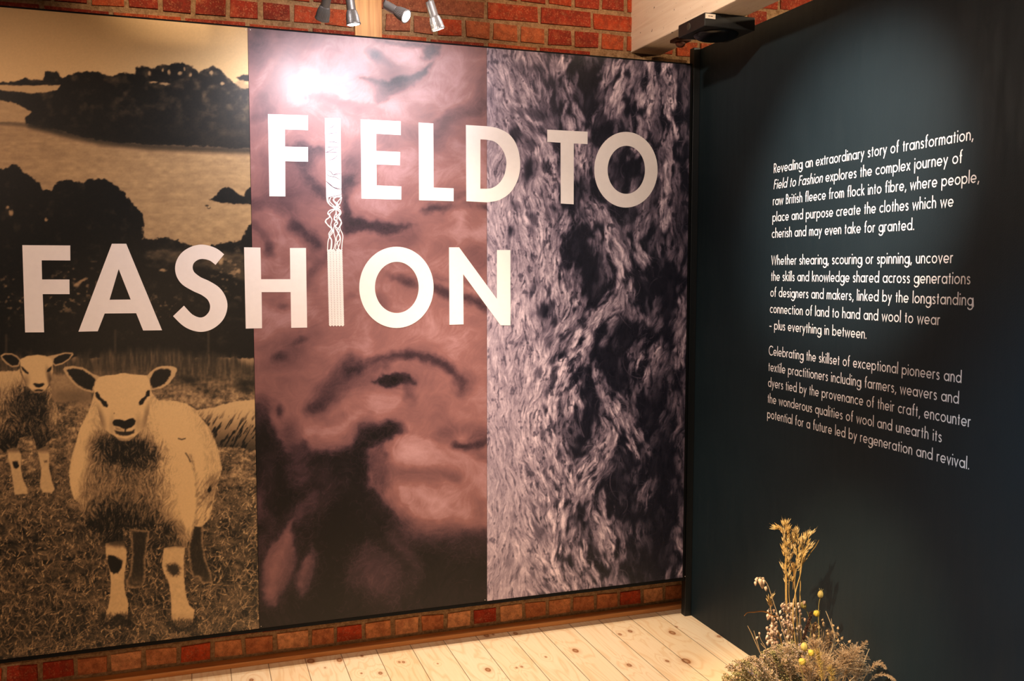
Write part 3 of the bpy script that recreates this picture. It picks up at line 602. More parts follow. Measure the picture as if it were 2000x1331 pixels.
# ---- hairy knit ------------------------------------------------------------
def paint_knit():
    c = Canvas(943, 85, 1356, 1185, 500)
    X, Y = c.X, c.Y; R = c.rng
    D = 0.10 + 0.16 * sstep(1080, 1180, X)
    for q in ((1120, 150, 40, 60, 10), (1160, 205, 40, 60, 10), (1185, 265, 34, 50, 0), (1003, 262, 16, 26, 30), (1035, 330, 18, 34, 20), (1050, 255, 18, 50, 30), (1225, 330, 46, 56, 0), (1240, 250, 24, 40, 20),
              (1125, 470, 46, 46, 30), (1150, 520, 50, 50, 0), (1150, 585, 46, 40, 10), (1060, 605, 34, 22, -10), (1140, 370, 40, 40, 40), (1230, 425, 40, 40, 0), (1280, 470, 30, 60, 0), (1250, 560, 30, 60, 20), (1300, 560, 30, 90, 0),
              (1290, 650, 40, 80, 10), (1185, 700, 60, 50, -30), (1210, 640, 36, 50, -20), (1150, 755, 30, 40, 0), (1150, 815, 40, 50, 0), (1135, 870, 40, 36, 0), (1270, 780, 44, 120, 10), (1240, 880, 50, 60, 0), (1290, 900, 44, 120, 0), (1255, 980, 60, 70, 0),
              (1205, 950, 30, 50, 0), (1310, 1000, 26, 60, 20), (1285, 1080, 50, 70, 0), (1170, 1060, 30, 50, 20), (1225, 1120, 50, 40, 0), (1130, 1010, 24, 24, 0), (1050, 990, 26, 16, -20), (1058, 1050, 20, 30, 20), (1000, 845, 16, 14, 0), (1015, 720, 12, 60, 20), (1065, 900, 14, 20, 0), (1075, 660, 22, 16, 0), (995, 455, 10, 20, 20), (985, 175, 12, 8, 0), (1010, 160, 10, 10, 0)):
        D = np.maximum(D, 0.93 * c.ell(*q, soft=.75, rough=9, rs=26))
    for q in ((1325, 180, 8, 60, -4), (1326, 290, 9, 70, 3), (1323, 420, 7, 60, 6), (1318, 220, 10, 16, 0)): D = np.maximum(D, 0.95 * c.ell(*q, soft=.6, rough=7, rs=14))
    for q in ((1335, 640, 12, 190, 3), (1330, 1085, 11, 40, -15), (1322, 860, 12, 40, -20), (1290, 270, 26, 120, 8), (1205, 440, 22, 50, -20), (1222, 520, 18, 60, -15), (1225, 830, 30, 60, -35), (1190, 780, 20, 36, -20), (1290, 710, 22, 50, 30), (1170, 920, 16, 46, 15), (1185, 1050, 24, 60, -12), (1180, 620, 18, 34, 10), (1150, 250, 12, 30, 10), (1300, 445, 18, 60, 25), (1195, 205, 14, 60, 12), (1245, 200, 18, 70, 10), (1130, 620, 16, 40, -10)):
        D = np.minimum(D, 1 - 0.72 * c.ell(*q, soft=.7, rough=8, rs=20))
    # diagonal plaits
    K = lambda p: ZP(p, 943, 85, 0.826)
    ridges = [([(60, 90), (140, 230), (160, 330)], 26), ([(190, 60), (210, 160), (230, 330)], 20), ([(330, 60), (300, 150), (270, 260)], 26), ([(400, 40), (380, 160), (370, 330)], 24), ([(440, 60), (450, 250), (430, 420)], 18),
              ([(110, 380), (150, 500), (195, 640)], 24), ([(40, 480), (60, 600), (40, 700)], 30), ([(200, 420), (175, 480), (150, 520)], 18), ([(270, 390), (300, 470), (340, 560), (370, 640)], 24), ([(390, 400), (360, 470), (400, 560)], 20),
              ([(330, 600), (250, 680), (190, 770), (150, 860)], 30), ([(230, 560), (210, 640), (170, 700)], 22), ([(100, 640), (120, 760), (90, 860)], 34), ([(440, 640), (400, 700), (370, 790)], 26), ([(275, 790), (310, 870), (350, 950)], 24), ([(230, 720), (200, 800), (210, 850)], 22),
              ([(60, 800), (90, 930), (130, 1060)], 34), ([(30, 950), (50, 1100), (40, 1250)], 34), ([(300, 930), (250, 1010), (190, 1100), (170, 1200)], 28), ([(140, 900), (170, 980), (200, 1060)], 26), ([(100, 1080), (130, 1180), (190, 1270)], 30), ([(270, 1110), (300, 1190), (320, 1260)], 24), ([(440, 930), (400, 1010), (380, 1090)], 18), ([(230, 1210), (260, 1290)], 24), ([(470, 600), (470, 760)], 12), ([(475, 1150), (480, 1260)], 12)]
    RM = np.zeros_like(X); th = np.pi / 2 + 1.3 * fbm(X, Y, 44, 60, 3, 7)
    base_th = th.copy(); wsum = np.full_like(X, 0.25); ax = np.cos(2 * base_th) * .25; ay = np.sin(2 * base_th) * .25
    for pts, w in ridges:
        P = K(pts)
        m = c.path(P, w * .826, .8, 6, 20); RM = np.maximum(RM, m)
        for (xa, ya), (xb, yb) in zip(P[:-1], P[1:]):
            g = c.path([(xa, ya), (xb, yb)], w * 1.1, .9); a = math.atan2(yb - ya, xb - xa)
            ax += g * math.cos(2 * a); ay += g * math.sin(2 * a)
    th = 0.5 * np.arctan2(ay, ax) + 0.9 * fbm(X, Y, 26, 30, 3, 17)
    D = np.clip(np.maximum(D, 0.62 * sstep(960, 1120, X)) - 0.62 * RM * (1 - 0.35 * D), 0.03, 1)
    for q in ((1292, 900, 34, 80, 5), (1288, 1050, 36, 80, 0), (1262, 570, 22, 46, 10), (1306, 620, 20, 70, 0), (1228, 655, 26, 40, 10), (1135, 860, 30, 24, 0), (1150, 800, 26, 30, 0), (1155, 545, 30, 34, 0), (1180, 260, 22, 44, 0), (1150, 165, 24, 40, 10), (1240, 335, 30, 34, 0), (1205, 740, 40, 30, 20), (1325, 250, 7, 90, 3), (1255, 1110, 50, 40, 0)): D = np.maximum(D, 0.97 * c.ell(*q, soft=.7, rough=8, rs=22))
    t = np.full_like(X, 0.05)
    n = 3400
    tx = R.uniform(935, 1362, n); ty = R.uniform(80, 1190, n)
    for i in range(n):
        x, y = tx[i], ty[i]
        ix = int(np.clip(x - c.x0, 0, c.w - 1)); iy = int(np.clip(y - c.y0, 0, c.h - 1))
        d = D[iy, ix]
        if R.rand() < d * 0.85: continue
        a = th[iy, ix] + R.normal(0, .30); L = R.uniform(10, 30); W = R.uniform(3.5, 9.5)
        x0 = max(0, ix - 30); x1 = min(c.w, ix + 30); y0 = max(0, iy - 30); y1 = min(c.h, iy + 30)
        ux = X[y0:y1, x0:x1] - x; uy = Y[y0:y1, x0:x1] - y
        p = ux * math.cos(a) + uy * math.sin(a); q = -ux * math.sin(a) + uy * math.cos(a) + R.uniform(-.015, .015) * p * p
        r = (p / L) ** 2 + (q / W) ** 2
        m = sstep(1.25, 0.35, r)
        lum = (0.86 - 0.80 * d) * R.uniform(0.75, 1.1)
        sh = lum * (0.52 + 0.48 * sstep(1.1, 0.1, r)) * (1 - 0.22 * np.clip(q / W, -1, 1))
        blk = t[y0:y1, x0:x1]
        t[y0:y1, x0:x1] = blk * (1 - m) + sh * m
    c.t = t
    felt = np.clip(0.85 * sstep(1120, 960, X) * (0.75 + 0.4 * sstep(250, 800, Y)), 0, .85) * (1 - 0.85 * sstep(.5, .9, D))
    c.t = c.t * (1 - felt) + (0.68 + 0.35 * fbm(X, Y, 16, 24, 3, 13)) * felt
    c.warp(2.0, 6, 77)
    vx2 = np.cos(th) + 1.5 * fbm(X, Y, 7, 7, 2, 31); vy2 = np.sin(th) + 1.5 * fbm(X, Y, 7, 7, 2, 35); q = np.sqrt(vx2 ** 2 + vy2 ** 2) + 1e-6
    vx2 /= q; vy2 /= q
    sm = c.lic(vx2, vy2, 6, 0, c.t, True)
    lic = c.lic(vx2, vy2, 6, 4); lic2 = c.lic(vx2, vy2, 12, 5, vnoise(X / 2.0, Y / 2.0, 14))
    c.t = 0.35 * c.t + 0.65 * sm
    c.t = c.t * (1 + 0.09 * lic + 0.16 * lic2)
    c.t = c.t * (1 - 0.5 * sstep(-1.0, -2.4, lic2))
    nk = fbm(X, Y, 6, 11, 3, 41) + 0.30 * fbm(X, Y, 40, 50, 2, 43); c.t = c.t * (1 - 0.6 * sstep(0.16, 0.30, nk))
    c.t = c.t * (1 - .45 * felt) + (0.60 + 0.25 * fbm(X, Y, 22, 34, 3, 113)) * .45 * felt
    c.t = 0.03 + 1.05 * c.t
    n = 6500; hx = R.uniform(943, 1356, n); hy = R.uniform(85, 1185, n)
    ix = np.clip(hx - c.x0, 0, c.w - 1).astype(int); iy = np.clip(hy - c.y0, 0, c.h - 1).astype(int)
    H = c.hairs(hx, hy, th[iy, ix] + R.normal(0, .6, n) + np.pi * (R.rand(n) < .5), R.uniform(6, 22, n), R.normal(0, 1.6, n), R.uniform(.2, .8, n) * (1 - 0.7 * D[iy, ix]), 26)
    c.t = np.maximum(c.t, H * 0.72)
    n = 46; H = c.hairs(R.uniform(960, 1345, n), R.uniform(120, 1150, n), R.uniform(0, 6.28, n), R.uniform(30, 90, n), R.normal(0, 2.6, n), R.uniform(.3, .6, n), 90)
    c.t = np.maximum(c.t, H * 0.95)
    c.t = np.clip(c.t + 0.03 * fbm(X, Y, 2, 2, 2, 33), 0.015, 1)
    return c

def ramp(t, stops):
    """tone -> linear rgb through sRGB colour stops"""
    xs = [s[0] for s in stops]
    out = np.empty(t.shape + (4,), np.float32); out[..., 3] = 1
    for i in range(3):
        v = np.interp(t, xs, [s[1][i] for s in stops]) / 255.0
        out[..., i] = np.where(v <= 0.04045, v / 12.92, ((v + 0.055) / 1.055) ** 2.4)
    return out
# ---- the setting -----------------------------------------------------------
YB = 0.155                     # face of the brick wall; the prints' face is y = 0
X1, X2, X3 = 0.21638, 1.16224, 2.11082
X0 = X1 - (X2 - X1)
ZB, ZT = 0.19275, 2.52275
XW, ZW = 2.16766, 2.600        # dark partition: plane and top edge

# floor of pine boards running away from the brick wall
fm = Mat('pine_boards', rough=.42)
P = fm.pos(); sp = fm.n('ShaderNodeSeparateXYZ'); fm.l(P, sp.inputs[0])
u = fm.math('DIVIDE', fm.math('SUBTRACT', sp.outputs[0], .107), .148)
idx = fm.math('FLOOR', u); fr = fm.math('FRACT', u)
wn = fm.n('ShaderNodeTexWhiteNoise', noise_dimensions='1D'); fm.l(idx, wn.inputs['W'])
cmb = fm.n('ShaderNodeCombineXYZ'); fm.l(fm.math('MULTIPLY', wn.outputs[0], 40), cmb.inputs[2]); fm.l(sp.outputs[0], cmb.inputs[0]); fm.l(sp.outputs[1], cmb.inputs[1])
knots = [(1313, 1236.6, 13, 9), (1230.7, 1233.6, 9, 6), (1211, 1239.8, 7, 3), (1321, 1225, 5, 3), (1124, 1271.6, 12, 7), (953, 1309, 11, 8), (1019, 1303, 5, 4), (1009, 1305, 4, 3), (788, 1294, 6, 3), (780, 1294, 5, 3), (743, 1315.6, 8, 4), (706, 1316, 4, 3),
         (491, 1329, 8, 5), (950, 1242, 11, 6), (1007, 1238, 9, 6), (963, 1240, 5, 3), (663, 1290, 11, 5), (607, 1292, 15, 6), (707, 1282, 6, 3), (1340, 1292, 16, 12), (1303, 1292, 7, 5), (1404, 1244, 7, 5), (1229, 1300, 9, 7), (635, 1305, 3, 2), (1066, 1284, 4, 2), (855, 1297, 3, 2)]
kd = None
for kx, ky, ka, kb in knots:
    w = on_plane(kx, ky, 2, 0.0)
    v = fm.n('ShaderNodeVectorMath', operation='SUBTRACT'); fm.l(P, v.inputs[0]); v.inputs[1].default_value = tuple(w)
    q = fm.n('ShaderNodeVectorMath', operation='MULTIPLY'); fm.l(v.outputs[0], q.inputs[0]); r = ka * .0011; q.inputs[1].default_value = (1 / r, .62 / r, 0)
    ln = fm.n('ShaderNodeVectorMath', operation='LENGTH'); fm.l(q.outputs[0], ln.inputs[0])
    kd = ln.outputs['Value'] if kd is None else fm.math('MINIMUM', kd, ln.outputs['Value'])
near = fm.mr(kd, 0, 7, 1, 0)
# grain lines bend round the knots
wv = fm.math('ADD', fm.math('MULTIPLY', fm.noise(1, 3, .5, fm.mapping((9, .9, 1), cmb.outputs[0]), .6), 9), fm.math('MULTIPLY', near, 2.2))
ring = fm.math('FRACT', wv); ring = fm.mr(fm.math('ABSOLUTE', fm.math('SUBTRACT', ring, .5)), .0, .5, 1, 0)
base = fm.mix(wn.outputs[0], srgb(238, 210, 168), srgb(242, 220, 184))
base = fm.mix(fm.mr(ring, .55, 1.0, 0, .42), base, srgb(214, 164, 104))
fine = fm.noise(1, 4, .6, fm.mapping((190, 5, 1), cmb.outputs[0])); base = fm.mix(fm.mr(fine, .4, .75, 0, .25), base, srgb(222, 178, 122))
kn = fm.mr(kd, .75, 1.1, 1, 0); core = fm.mr(kd, .3, .75, .55, 1)
base = fm.mix(fm.math('MULTIPLY', kn, core), base, srgb(112, 62, 32))
base = fm.mix(fm.mr(kd, 1.0, 2.4, .35, 0), base, srgb(186, 120, 62))
gap = fm.math('MINIMUM', fr, fm.math('SUBTRACT', 1, fr)); base = fm.mix(fm.mr(gap, .004, .014, .8, 0), base, srgb(70, 38, 14))
fm.color(base); fm.bump(fm.mr(gap, .0, .02), .001)
b = MB(); b.box(-2.4, 4.2, -5.2, .30, -.06, 0)
struct(b.build('floor', fm.m))

# back wall of brick in alternating header and stretcher courses
bk = Mat('old_red_brick', rough=.85, spec=.3)
a = bk.n('ShaderNodeVertexColor', layer_name='tint').outputs[0]
n1 = bk.noise(38, 5, .65); n2 = bk.noise(150, 4, .7); n3 = bk.noise(420, 2, .5)
n0 = bk.noise(14, 4, .6); c = bk.mix(bk.mr(n1, .38, .62, 0, .75), a, bk.mix(.7, a, srgb(78, 30, 16))); c = bk.mix(bk.mr(n0, .56, .70, 0, .4), c, srgb(176, 96, 60))
c = bk.mix(bk.mr(n2, .55, .70, 0, .6), c, srgb(206, 140, 96)); c = bk.mix(bk.mr(n3, .62, .70, 0, .75), c, srgb(44, 22, 12)); c = bk.mix(bk.mr(bk.noise(70, 5, .75), .60, .66, 0, .6), c, srgb(150, 112, 78))
bk.color(c); bk.bump(bk.math('ADD', n1, bk.math('MULTIPLY', n2, .6)), .004)
mo = Mat('lime_mortar', rough=.95, spec=.2); n1 = mo.noise(60, 5, .7); n2 = mo.noise(260, 3, .6)
mo.color(mo.mix(mo.mr(n1, .3, .7), srgb(120, 88, 58), srgb(186, 150, 112))); mo.bump(mo.math('ADD', n1, n2), .006)
rb = random.Random(21)
bm = bmesh.new(); tint = bm.verts.layers.float_color.new('tint')
def bbox(x0, x1, y0, y1, z0, z1, mi, col, bev=0.0):
    vs = [bm.verts.new(p) for p in [(x0, y0, z0), (x1, y0, z0), (x1, y1, z0), (x0, y1, z0), (x0, y0, z1), (x1, y0, z1), (x1, y1, z1), (x0, y1, z1)]]
    if bev:
        for i, q in zip((0, 1, 5, 4), ((1, 1), (-1, 1), (-1, -1), (1, -1))):
            p = vs[i].co; vs[i].co = (p.x + q[0] * bev * rb.uniform(.2, 1.9), p.y - bev * 0.6, p.z + q[1] * bev * rb.uniform(.2, 1.9))
    for v in vs: v[tint] = (*col, 1)
    fs = [(0, 3, 2, 1), (4, 5, 6, 7), (0, 1, 5, 4), (1, 2, 6, 5), (2, 3, 7, 6), (3, 0, 4, 7)]
    for f in fs:
        q = bm.faces.new([vs[i] for i in f]); q.material_index = mi
bbox(-2.4, 4.2, YB + .0015, YB + .14, -.02, 3.15, 1, (1, 1, 1))
HP = .0855
HEAD = [-1.06, -.94, -.82, -.70, -.58, -.466, -.34, -.216, -.095, .025, .152, .276, .398, .52, .641, .765, .885, .985, 1.109, 1.232, 1.358, 1.484, 1.61, 1.741, 1.865, 1.99, 2.115, 2.24, 2.365, 2.49, 2.615]
HEAD0 = [-1.09, -.965, -.84, -.715, -.59, -.466, -.347, -.22, -.09, .038, .162, .287, .429, .536, .654, .783, .903, 1.018, 1.141, 1.263, 1.385, 1.5, 1.622, 1.741, 1.86, 1.983, 2.101, 2.22, 2.34, 2.46, 2.58]
reds = [srgb(156, 54, 26), srgb(138, 40, 20), srgb(170, 62, 28), srgb(148, 48, 26), srgb(124, 36, 20), srgb(176, 74, 36)]
pale = [srgb(182, 116, 74), srgb(166, 98, 60), srgb(192, 132, 90)]
for k in range(0, 37):
    z0 = .025 + k * HP
    J = HEAD0 if k == 0 else HEAD if k % 2 == 0 else [1.205 - .2445 * 8 + .2445 * i + rb.uniform(-.006, .006) for i in range(16)]
    for xa, xb in zip(J[:-1], J[1:]):
        if k == 29 and xa > 1.66: continue
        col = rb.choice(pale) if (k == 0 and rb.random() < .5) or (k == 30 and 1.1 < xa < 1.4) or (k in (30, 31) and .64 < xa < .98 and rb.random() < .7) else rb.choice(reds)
        if k == 0: col = tuple(min(1, q * 1.45) for q in rb.choice(pale if rb.random() < .45 else reds[:3] + pale[1:2])[:3])  # lowest course: pale stained bricks, colours raised to stand in for floor bounce
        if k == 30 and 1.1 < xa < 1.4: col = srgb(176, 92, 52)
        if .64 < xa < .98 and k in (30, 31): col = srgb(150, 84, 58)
        g = .0055
        bbox(xa + g, xb - g, YB - .0025 + rb.uniform(-.0015, .0015), YB + .02, z0 + g, z0 + HP - g - .002, 0, col[:3], .004)
me = bpy.data.meshes.new('wall_back'); bm.to_mesh(me); bm.free(); me.materials.append(bk.m); me.materials.append(mo.m)
wall_back = bpy.data.objects.new('wall_back', me); COL.objects.link(wall_back); struct(wall_back)

pine = wood('raw_pine_post', srgb(226, 172, 106), srgb(188, 124, 64), 2, .6)
b = MB(); b.box(.645, .757, YB - .012, YB + .05, 2.30, 3.15); struct(bevel(b.build('trim_1', pine), .003))
skirt = wood('varnished_pine_strip', srgb(226, 160, 94), srgb(198, 128, 68), 0, .5)
b = MB(); b.box(-2.4, 2.9, .103, YB - .001, 0, .020); struct(bevel(b.build('baseboard_back', skirt), .003))
paint = Mat('cream_beam_paint', srgb(236, 214, 190), .55); g = paint.noise(1, 5, .6, paint.mapping((40, 2, 40)), 1.0); d = paint.noise(55, 2, .5)
paint.color(paint.mix(paint.mr(d, .70, .74, 0, .8), paint.mix(paint.mr(g, .3, .7), srgb(226, 202, 178), srgb(240, 222, 200)), srgb(80, 58, 40))); paint.bump(g, .0015)
b = MB(); b.box(1.893, 2.047, -5.2, YB + .05, 2.593, 3.0); struct(bevel(b.build('trim_2', paint.m), .006))
b = MB(); b.box(-2.4, 4.2, -5.2, YB + .14, 3.12, 3.2); struct(b.build('ceiling', plain('ceiling_white', srgb(210, 196, 178), .9)))

# dark partition with its corner batten
dk = Mat('dark_teal_paint', rough=.5, spec=.22); n1 = dk.noise(3.2, 4, .6); n2 = dk.noise(1, 3, .6, dk.mapping((30, 30, 4)))
dk.color(dk.mix(dk.mr(n1, .3, .7), srgb(19, 31, 37), srgb(23, 35, 41))); dk.rough(dk.mr(n2, .3, .7, .47, .57)); dk.bump(dk.noise(220, 3, .6), .0004)
b = MB(); b.box(XW, XW + .10, -5.2, .045, 0, ZW); struct(bevel(b.build('wall_right', dk.m), .002))
bat = plain('black_teal_batten', srgb(14, 18, 20), .5)
b = MB(); b.box(2.134, XW - .0005, .012, .048, 0, ZW + .004); struct(bevel(b.build('trim_3', bat), .0015))

# ---- the mural -------------------------------------------------------------
mural = thing('exhibition_mural', 'wide printed mural of three tall photo panels lettered FIELD TO FASHION on brick wall', 'mural', (0.69, .02, ZB))
black = plain('black_edge', srgb(8, 10, 11), .7, spec=.15)
b = MB(); b.box(X0 - .01, 2.122, .0012, .03, ZB - .0155, ZT + .0065); bb = adopt(b.build('backing_board', black), mural); bb['label'] = 'black board edging behind the prints'
b = MB()
for x in (X0 + .05, .35, 1.2, 2.05): b.box(x, x + .045, .0305, YB - .010, ZB + .02, ZT - .10)
adopt(b.build('wall_batten', black), mural)

def print_panel(name, xa, xb, canvas, stops, step, label):
    nx = int((xb - xa) / .002077 / step); nz = int((ZT - ZB) / .002077 / step)
    gx = np.linspace(xa, xb, nx + 1); gz = np.linspace(ZB, ZT, nz + 1)
    GX, GZ = np.meshgrid(gx, gz)
    Q = np.stack([GX, np.zeros_like(GX), GZ], -1).reshape(-1, 3)
    u, v = project(Q)
    x = np.clip(u - canvas.x0 - .5, 0, canvas.w - 1.001); y = np.clip(v - canvas.y0 - .5, 0, canvas.h - 1.001)
    xi = x.astype(int); yi = y.astype(int); fx = x - xi; fy = y - yi; T = canvas.t
    t = (T[yi, xi] * (1 - fx) + T[yi, xi + 1] * fx) * (1 - fy) + (T[yi + 1, xi] * (1 - fx) + T[yi + 1, xi + 1] * fx) * fy
    me = bpy.data.meshes.new(name)
    i = np.arange(nz)[:, None] * (nx + 1) + np.arange(nx)[None, :]
    F = np.stack([i, i + 1, i + nx + 2, i + nx + 1], -1).reshape(-1, 4)
    me.vertices.add(len(Q)); me.vertices.foreach_set('co', Q.astype(np.float32).ravel())
    me.loops.add(F.size); me.loops.foreach_set('vertex_index', F.astype(np.int32).ravel())
    me.polygons.add(len(F)); me.polygons.foreach_set('loop_start', np.arange(0, F.size, 4, dtype=np.int32))
    at = me.color_attributes.new('ink', 'FLOAT_COLOR', 'POINT'); at.data.foreach_set('color', ramp(t, stops).astype(np.float32).ravel())
    me.update(calc_edges=True)
    M = Mat('satin_print_' + name, rough=.40, spec=.38); ink = M.n('ShaderNodeVertexColor', layer_name='ink').outputs[0]
    gr = M.noise(900, 1, .5); M.color(M.mix(M.mr(gr, .3, .7, 0, .10), ink, (0.35, 0.35, 0.35, 1), 'MULTIPLY')); M.rough(M.mr(M.noise(300, 2), .3, .7, .38, .43))
    me.materials.append(M.m)
    o = bpy.data.objects.new(name, me); COL.objects.link(o); adopt(o, mural); o['label'] = label; return o

print_panel('pasture_print', X0, X1 - .0008, paint_pasture(), [(0, (8, 12, 13)), (.5, (138, 112, 82)), (1, (255, 216, 152))], 1.35, 'sepia photo print of sheep in a field under wooded hills')
print_panel('fleece_print', X1 + .0008, X2 - .0005, paint_fleece(), [(0, (12, 11, 12)), (.25, (60, 42, 48)), (.5, (102, 70, 72)), (.75, (138, 95, 92)), (1, (206, 168, 172))], 1.5, 'pinkish photo print of raw wool fleece')
print_panel('knit_print', X2 + .0005, X3, paint_knit(), [(0, (4, 7, 18)), (.5, (116, 102, 116)), (1, (228, 206, 214))], 1.3, 'grey and navy photo print of hairy knitted wool')

# ---- title letters ---------------------------------------------------------
white = plain('white_lettering', srgb(240, 232, 226), .42, amt=.02)
plum = plain('plum_lines', srgb(92, 66, 82), .5)
TH = .0012
def wall_pt(p, y=-TH): return on_plane(p[0], p[1], 1, y)
def solid(name, loops, mat, parent, th=TH):
    """flat letter of real thickness from measured outlines (first loop outer, others holes)"""
    L = [[wall_pt(p, -th) for p in lp] for lp in loops]
    tri = tessellate_polygon([[Vector((q[0], q[2], 0)) for q in lp] for lp in L])
    flat = [q for lp in L for q in lp]; n = len(flat)
    m = MB(); m.v = [tuple(q) for q in flat] + [(q[0], -.0001, q[2]) for q in flat]; m.c = [(1, 1, 1)] * (2 * n)
    for a, b_, c_ in tri:
        A, B_, C_ = flat[a], flat[b_], flat[c_]
        cr = (B_[0] - A[0]) * (C_[2] - A[2]) - (B_[2] - A[2]) * (C_[0] - A[0])
        m.f.append((a, b_, c_) if cr > 0 else (a, c_, b_))
    s = 0
    for lp in L:
        k = len(lp)
        for i in range(k): j = (i + 1) % k; m.f.append((s + i, s + j, n + s + j, n + s + i))
        s += k
    return adopt(m.build(name, mat), parent)
def ring(l, t, r, b_, n=72):
    cx, cy, rx, ry = (l + r) / 2, (t + b_) / 2, (r - l) / 2, (b_ - t) / 2
    return [(cx + rx * math.cos(2 * math.pi * i / n), cy + ry * math.sin(2 * math.pi * i / n)) for i in range(n)]
ZA = lambda p: ZP(p, 0, 400, .25025)
ZC = lambda p: ZP(p, 480, 330, .25025)
LT = []
LT.append([[(523.4, 223), (601.6, 225.6), (601.6, 254.3), (556.4, 253), (556.6, 286.6), (601.5, 287.6), (601.5, 316), (557, 315), (557.4, 384), (526.2, 383.6)]])      # F
LT.append([[(704.6, 233.2), (782.8, 237), (782.8, 264), (734.9, 261.5), (734.9, 295), (781.4, 297), (781.1, 323.1), (735.2, 321.4), (735.7, 362.3), (784, 364.3), (783.8, 390.3), (706, 388.3)]])  # E
LT.append([[(817.7, 239.5), (846.3, 241.2), (847.1, 366.5), (886.1, 368), (886.1, 393.3), (818.6, 391.3)]])      # L
dout = [(910, 244.2)] + [tuple(q) for q in spline([(950, 246.6), (972, 250.5), (995, 263), (1010, 286), (1016, 318), (1012, 349), (997, 376), (975, 391), (951, 395.5)], 6)] + [(910.9, 393.3)]
din = [(938.4, 272.3)] + [tuple(q) for q in spline([(950, 273), (966, 277), (979, 289), (987, 305), (989, 322), (985, 342), (975, 358), (962, 367), (950, 368.9)], 6)] + [(938.2, 368.8)]
LT.append([dout, din])                                                                                          # D
LT.append([[(1068.8, 253.3), (1147.7, 257.4), (1147.5, 281.6), (1120.8, 280.4), (1120.5, 399.3), (1095.3, 397.8), (1094.9, 278.9), (1069, 277.2)]])   # T
LT.append([ring(1160.7, 257.7, 1284.4, 405.7), ring(1186.8, 284.9, 1259.9, 378.9)])                             # O
LT.append([ZA([(174, 316), (548, 319), (549, 436), (325, 435), (328, 584), (542, 584), (543, 699), (333, 699), (344, 997), (196, 998)])])   # F
LT.append([ZA([(873, 305), (985, 305), (1265, 981), (1117, 983), (1063, 848), (817, 850), (763, 989), (612, 992)]), ZA([(926, 503), (855, 743), (1020, 741)])])   # A
# S: centre line with measured half-widths
sc = [(1716, 429), (1660, 388), (1580, 368), (1510, 384), (1455, 430), (1435, 498), (1460, 565), (1530, 617), (1610, 655), (1675, 705), (1707, 780), (1690, 860), (1630, 920), (1555, 937), (1470, 905), (1393, 830)]
sw = [53, 54, 56, 58, 64, 69, 68, 62, 62, 66, 68, 64, 58, 56, 57, 59]
scp = spline([(x, y, w) for (x, y), w in zip(sc, sw)], 6); so, si = [], []
for i, q in enumerate(scp):
    d = scp[min(i + 1, len(scp) - 1)] - scp[max(i - 1, 0)]; l = math.hypot(d[0], d[1]); nx, ny = -d[1] / l, d[0] / l
    so.append((q[0] + nx * q[2], q[1] + ny * q[2])); si.append((q[0] - nx * q[2], q[1] - ny * q[2]))
LT.append([ZA(so + si[::-1])])                                                                                  # S
LT.append([[(476.7, 483.3), (508.8, 483.9), (510, 545.7), (567.1, 545.7), (566.3, 484.7), (597.6, 484.7), (599.9, 640.3), (568.8, 640.8), (567.6, 571), (511, 571), (511.8, 641.6), (480, 642.3)]])   # H
LT.append([ring(701.7, 482.2, 846.9, 641.1), ring(732.3, 511.7, 817.8, 611.8)])                                 # O
LT.append([[(877.1, 483.4), (896.7, 483.4), (970.6, 584.5), (970.6, 488.6), (997, 488.6), (997, 635.9), (977.8, 635.9), (904.7, 535.7), (905.4, 634), (877.9, 634.8)]])   # N
for lp in LT: solid('letter', lp, white, mural)
# the long I: cracked fibre above, tangled strands, knitted chains below
solid('letter', [[(634.4, 230.6), (665, 231.2), (667, 386), (637.2, 385)]], white, mural)['label'] = 'letter I cracked like wool fibre'
def ribbon(m, pts, w, y):
    """flat band on the wall along measured points (w = half width in pixels of the photograph)"""
    vs = []; fs = []
    for i, q in enumerate(pts):
        a, c_ = pts[max(i - 1, 0)], pts[min(i + 1, len(pts) - 1)]; dx, dy = c_[0] - a[0], c_[1] - a[1]; l = math.hypot(dx, dy) + 1e-9
        ww = w[i] if isinstance(w, list) else w
        vs += [wall_pt((q[0] - dy / l * ww, q[1] + dx / l * ww), y), wall_pt((q[0] + dy / l * ww, q[1] - dx / l * ww), y)]
    for i in range(len(pts) - 1): fs.append((2 * i, 2 * i + 2, 2 * i + 3, 2 * i + 1))
    m.add(vs, fs)
ZI = lambda p: ZP(p, 450, 0, .275)
cr = [[(676, 924), (700, 912), (722, 904), (738, 890), (783, 884)], [(676, 966), (704, 950), (740, 945), (783, 941)], [(676, 1013), (722, 1008), (752, 1013), (784, 1023)], [(676, 1048), (720, 1044), (784, 1046)],
      [(676, 1080), (700, 1076), (730, 1060), (784, 1050)], [(676, 1082), (725, 1083), (784, 1078)], [(677, 1148), (712, 1136), (735, 1128), (755, 1110), (784, 1097)], [(678, 1207), (712, 1220), (732, 1242), (786, 1238)],
      [(735, 1242), (756, 1233), (786, 1235)], [(678, 1231), (700, 1250), (742, 1258), (765, 1270), (787, 1285)], [(679, 1287), (706, 1308), (730, 1330), (752, 1340), (788, 1352)]]
cracks = []
for q in cr: m = MB(); cracks.append(m); ribbon(m, [tuple(p) for p in spline(ZI(q), 6)], [.22 + .5 * math.sin(math.pi * (i + .6) / (len(q) * 6 - 5)) for i in range(len(q) * 6 - 5)], -TH - .0003)
m = MB(); cracks.append(m)
for q in ([(627, 97), (660, 128), (690, 145), (748, 158)],): ribbon(m, [tuple(p) for p in spline(ZC(q), 6)], .5, -TH - .0003)
m = MB(); cracks.append(m)
ribbon(m, [tuple(p) for p in spline(ZC([(650, 222), (700, 212), (728, 206), (748, 196)]), 6)], .5, -TH - .0003)
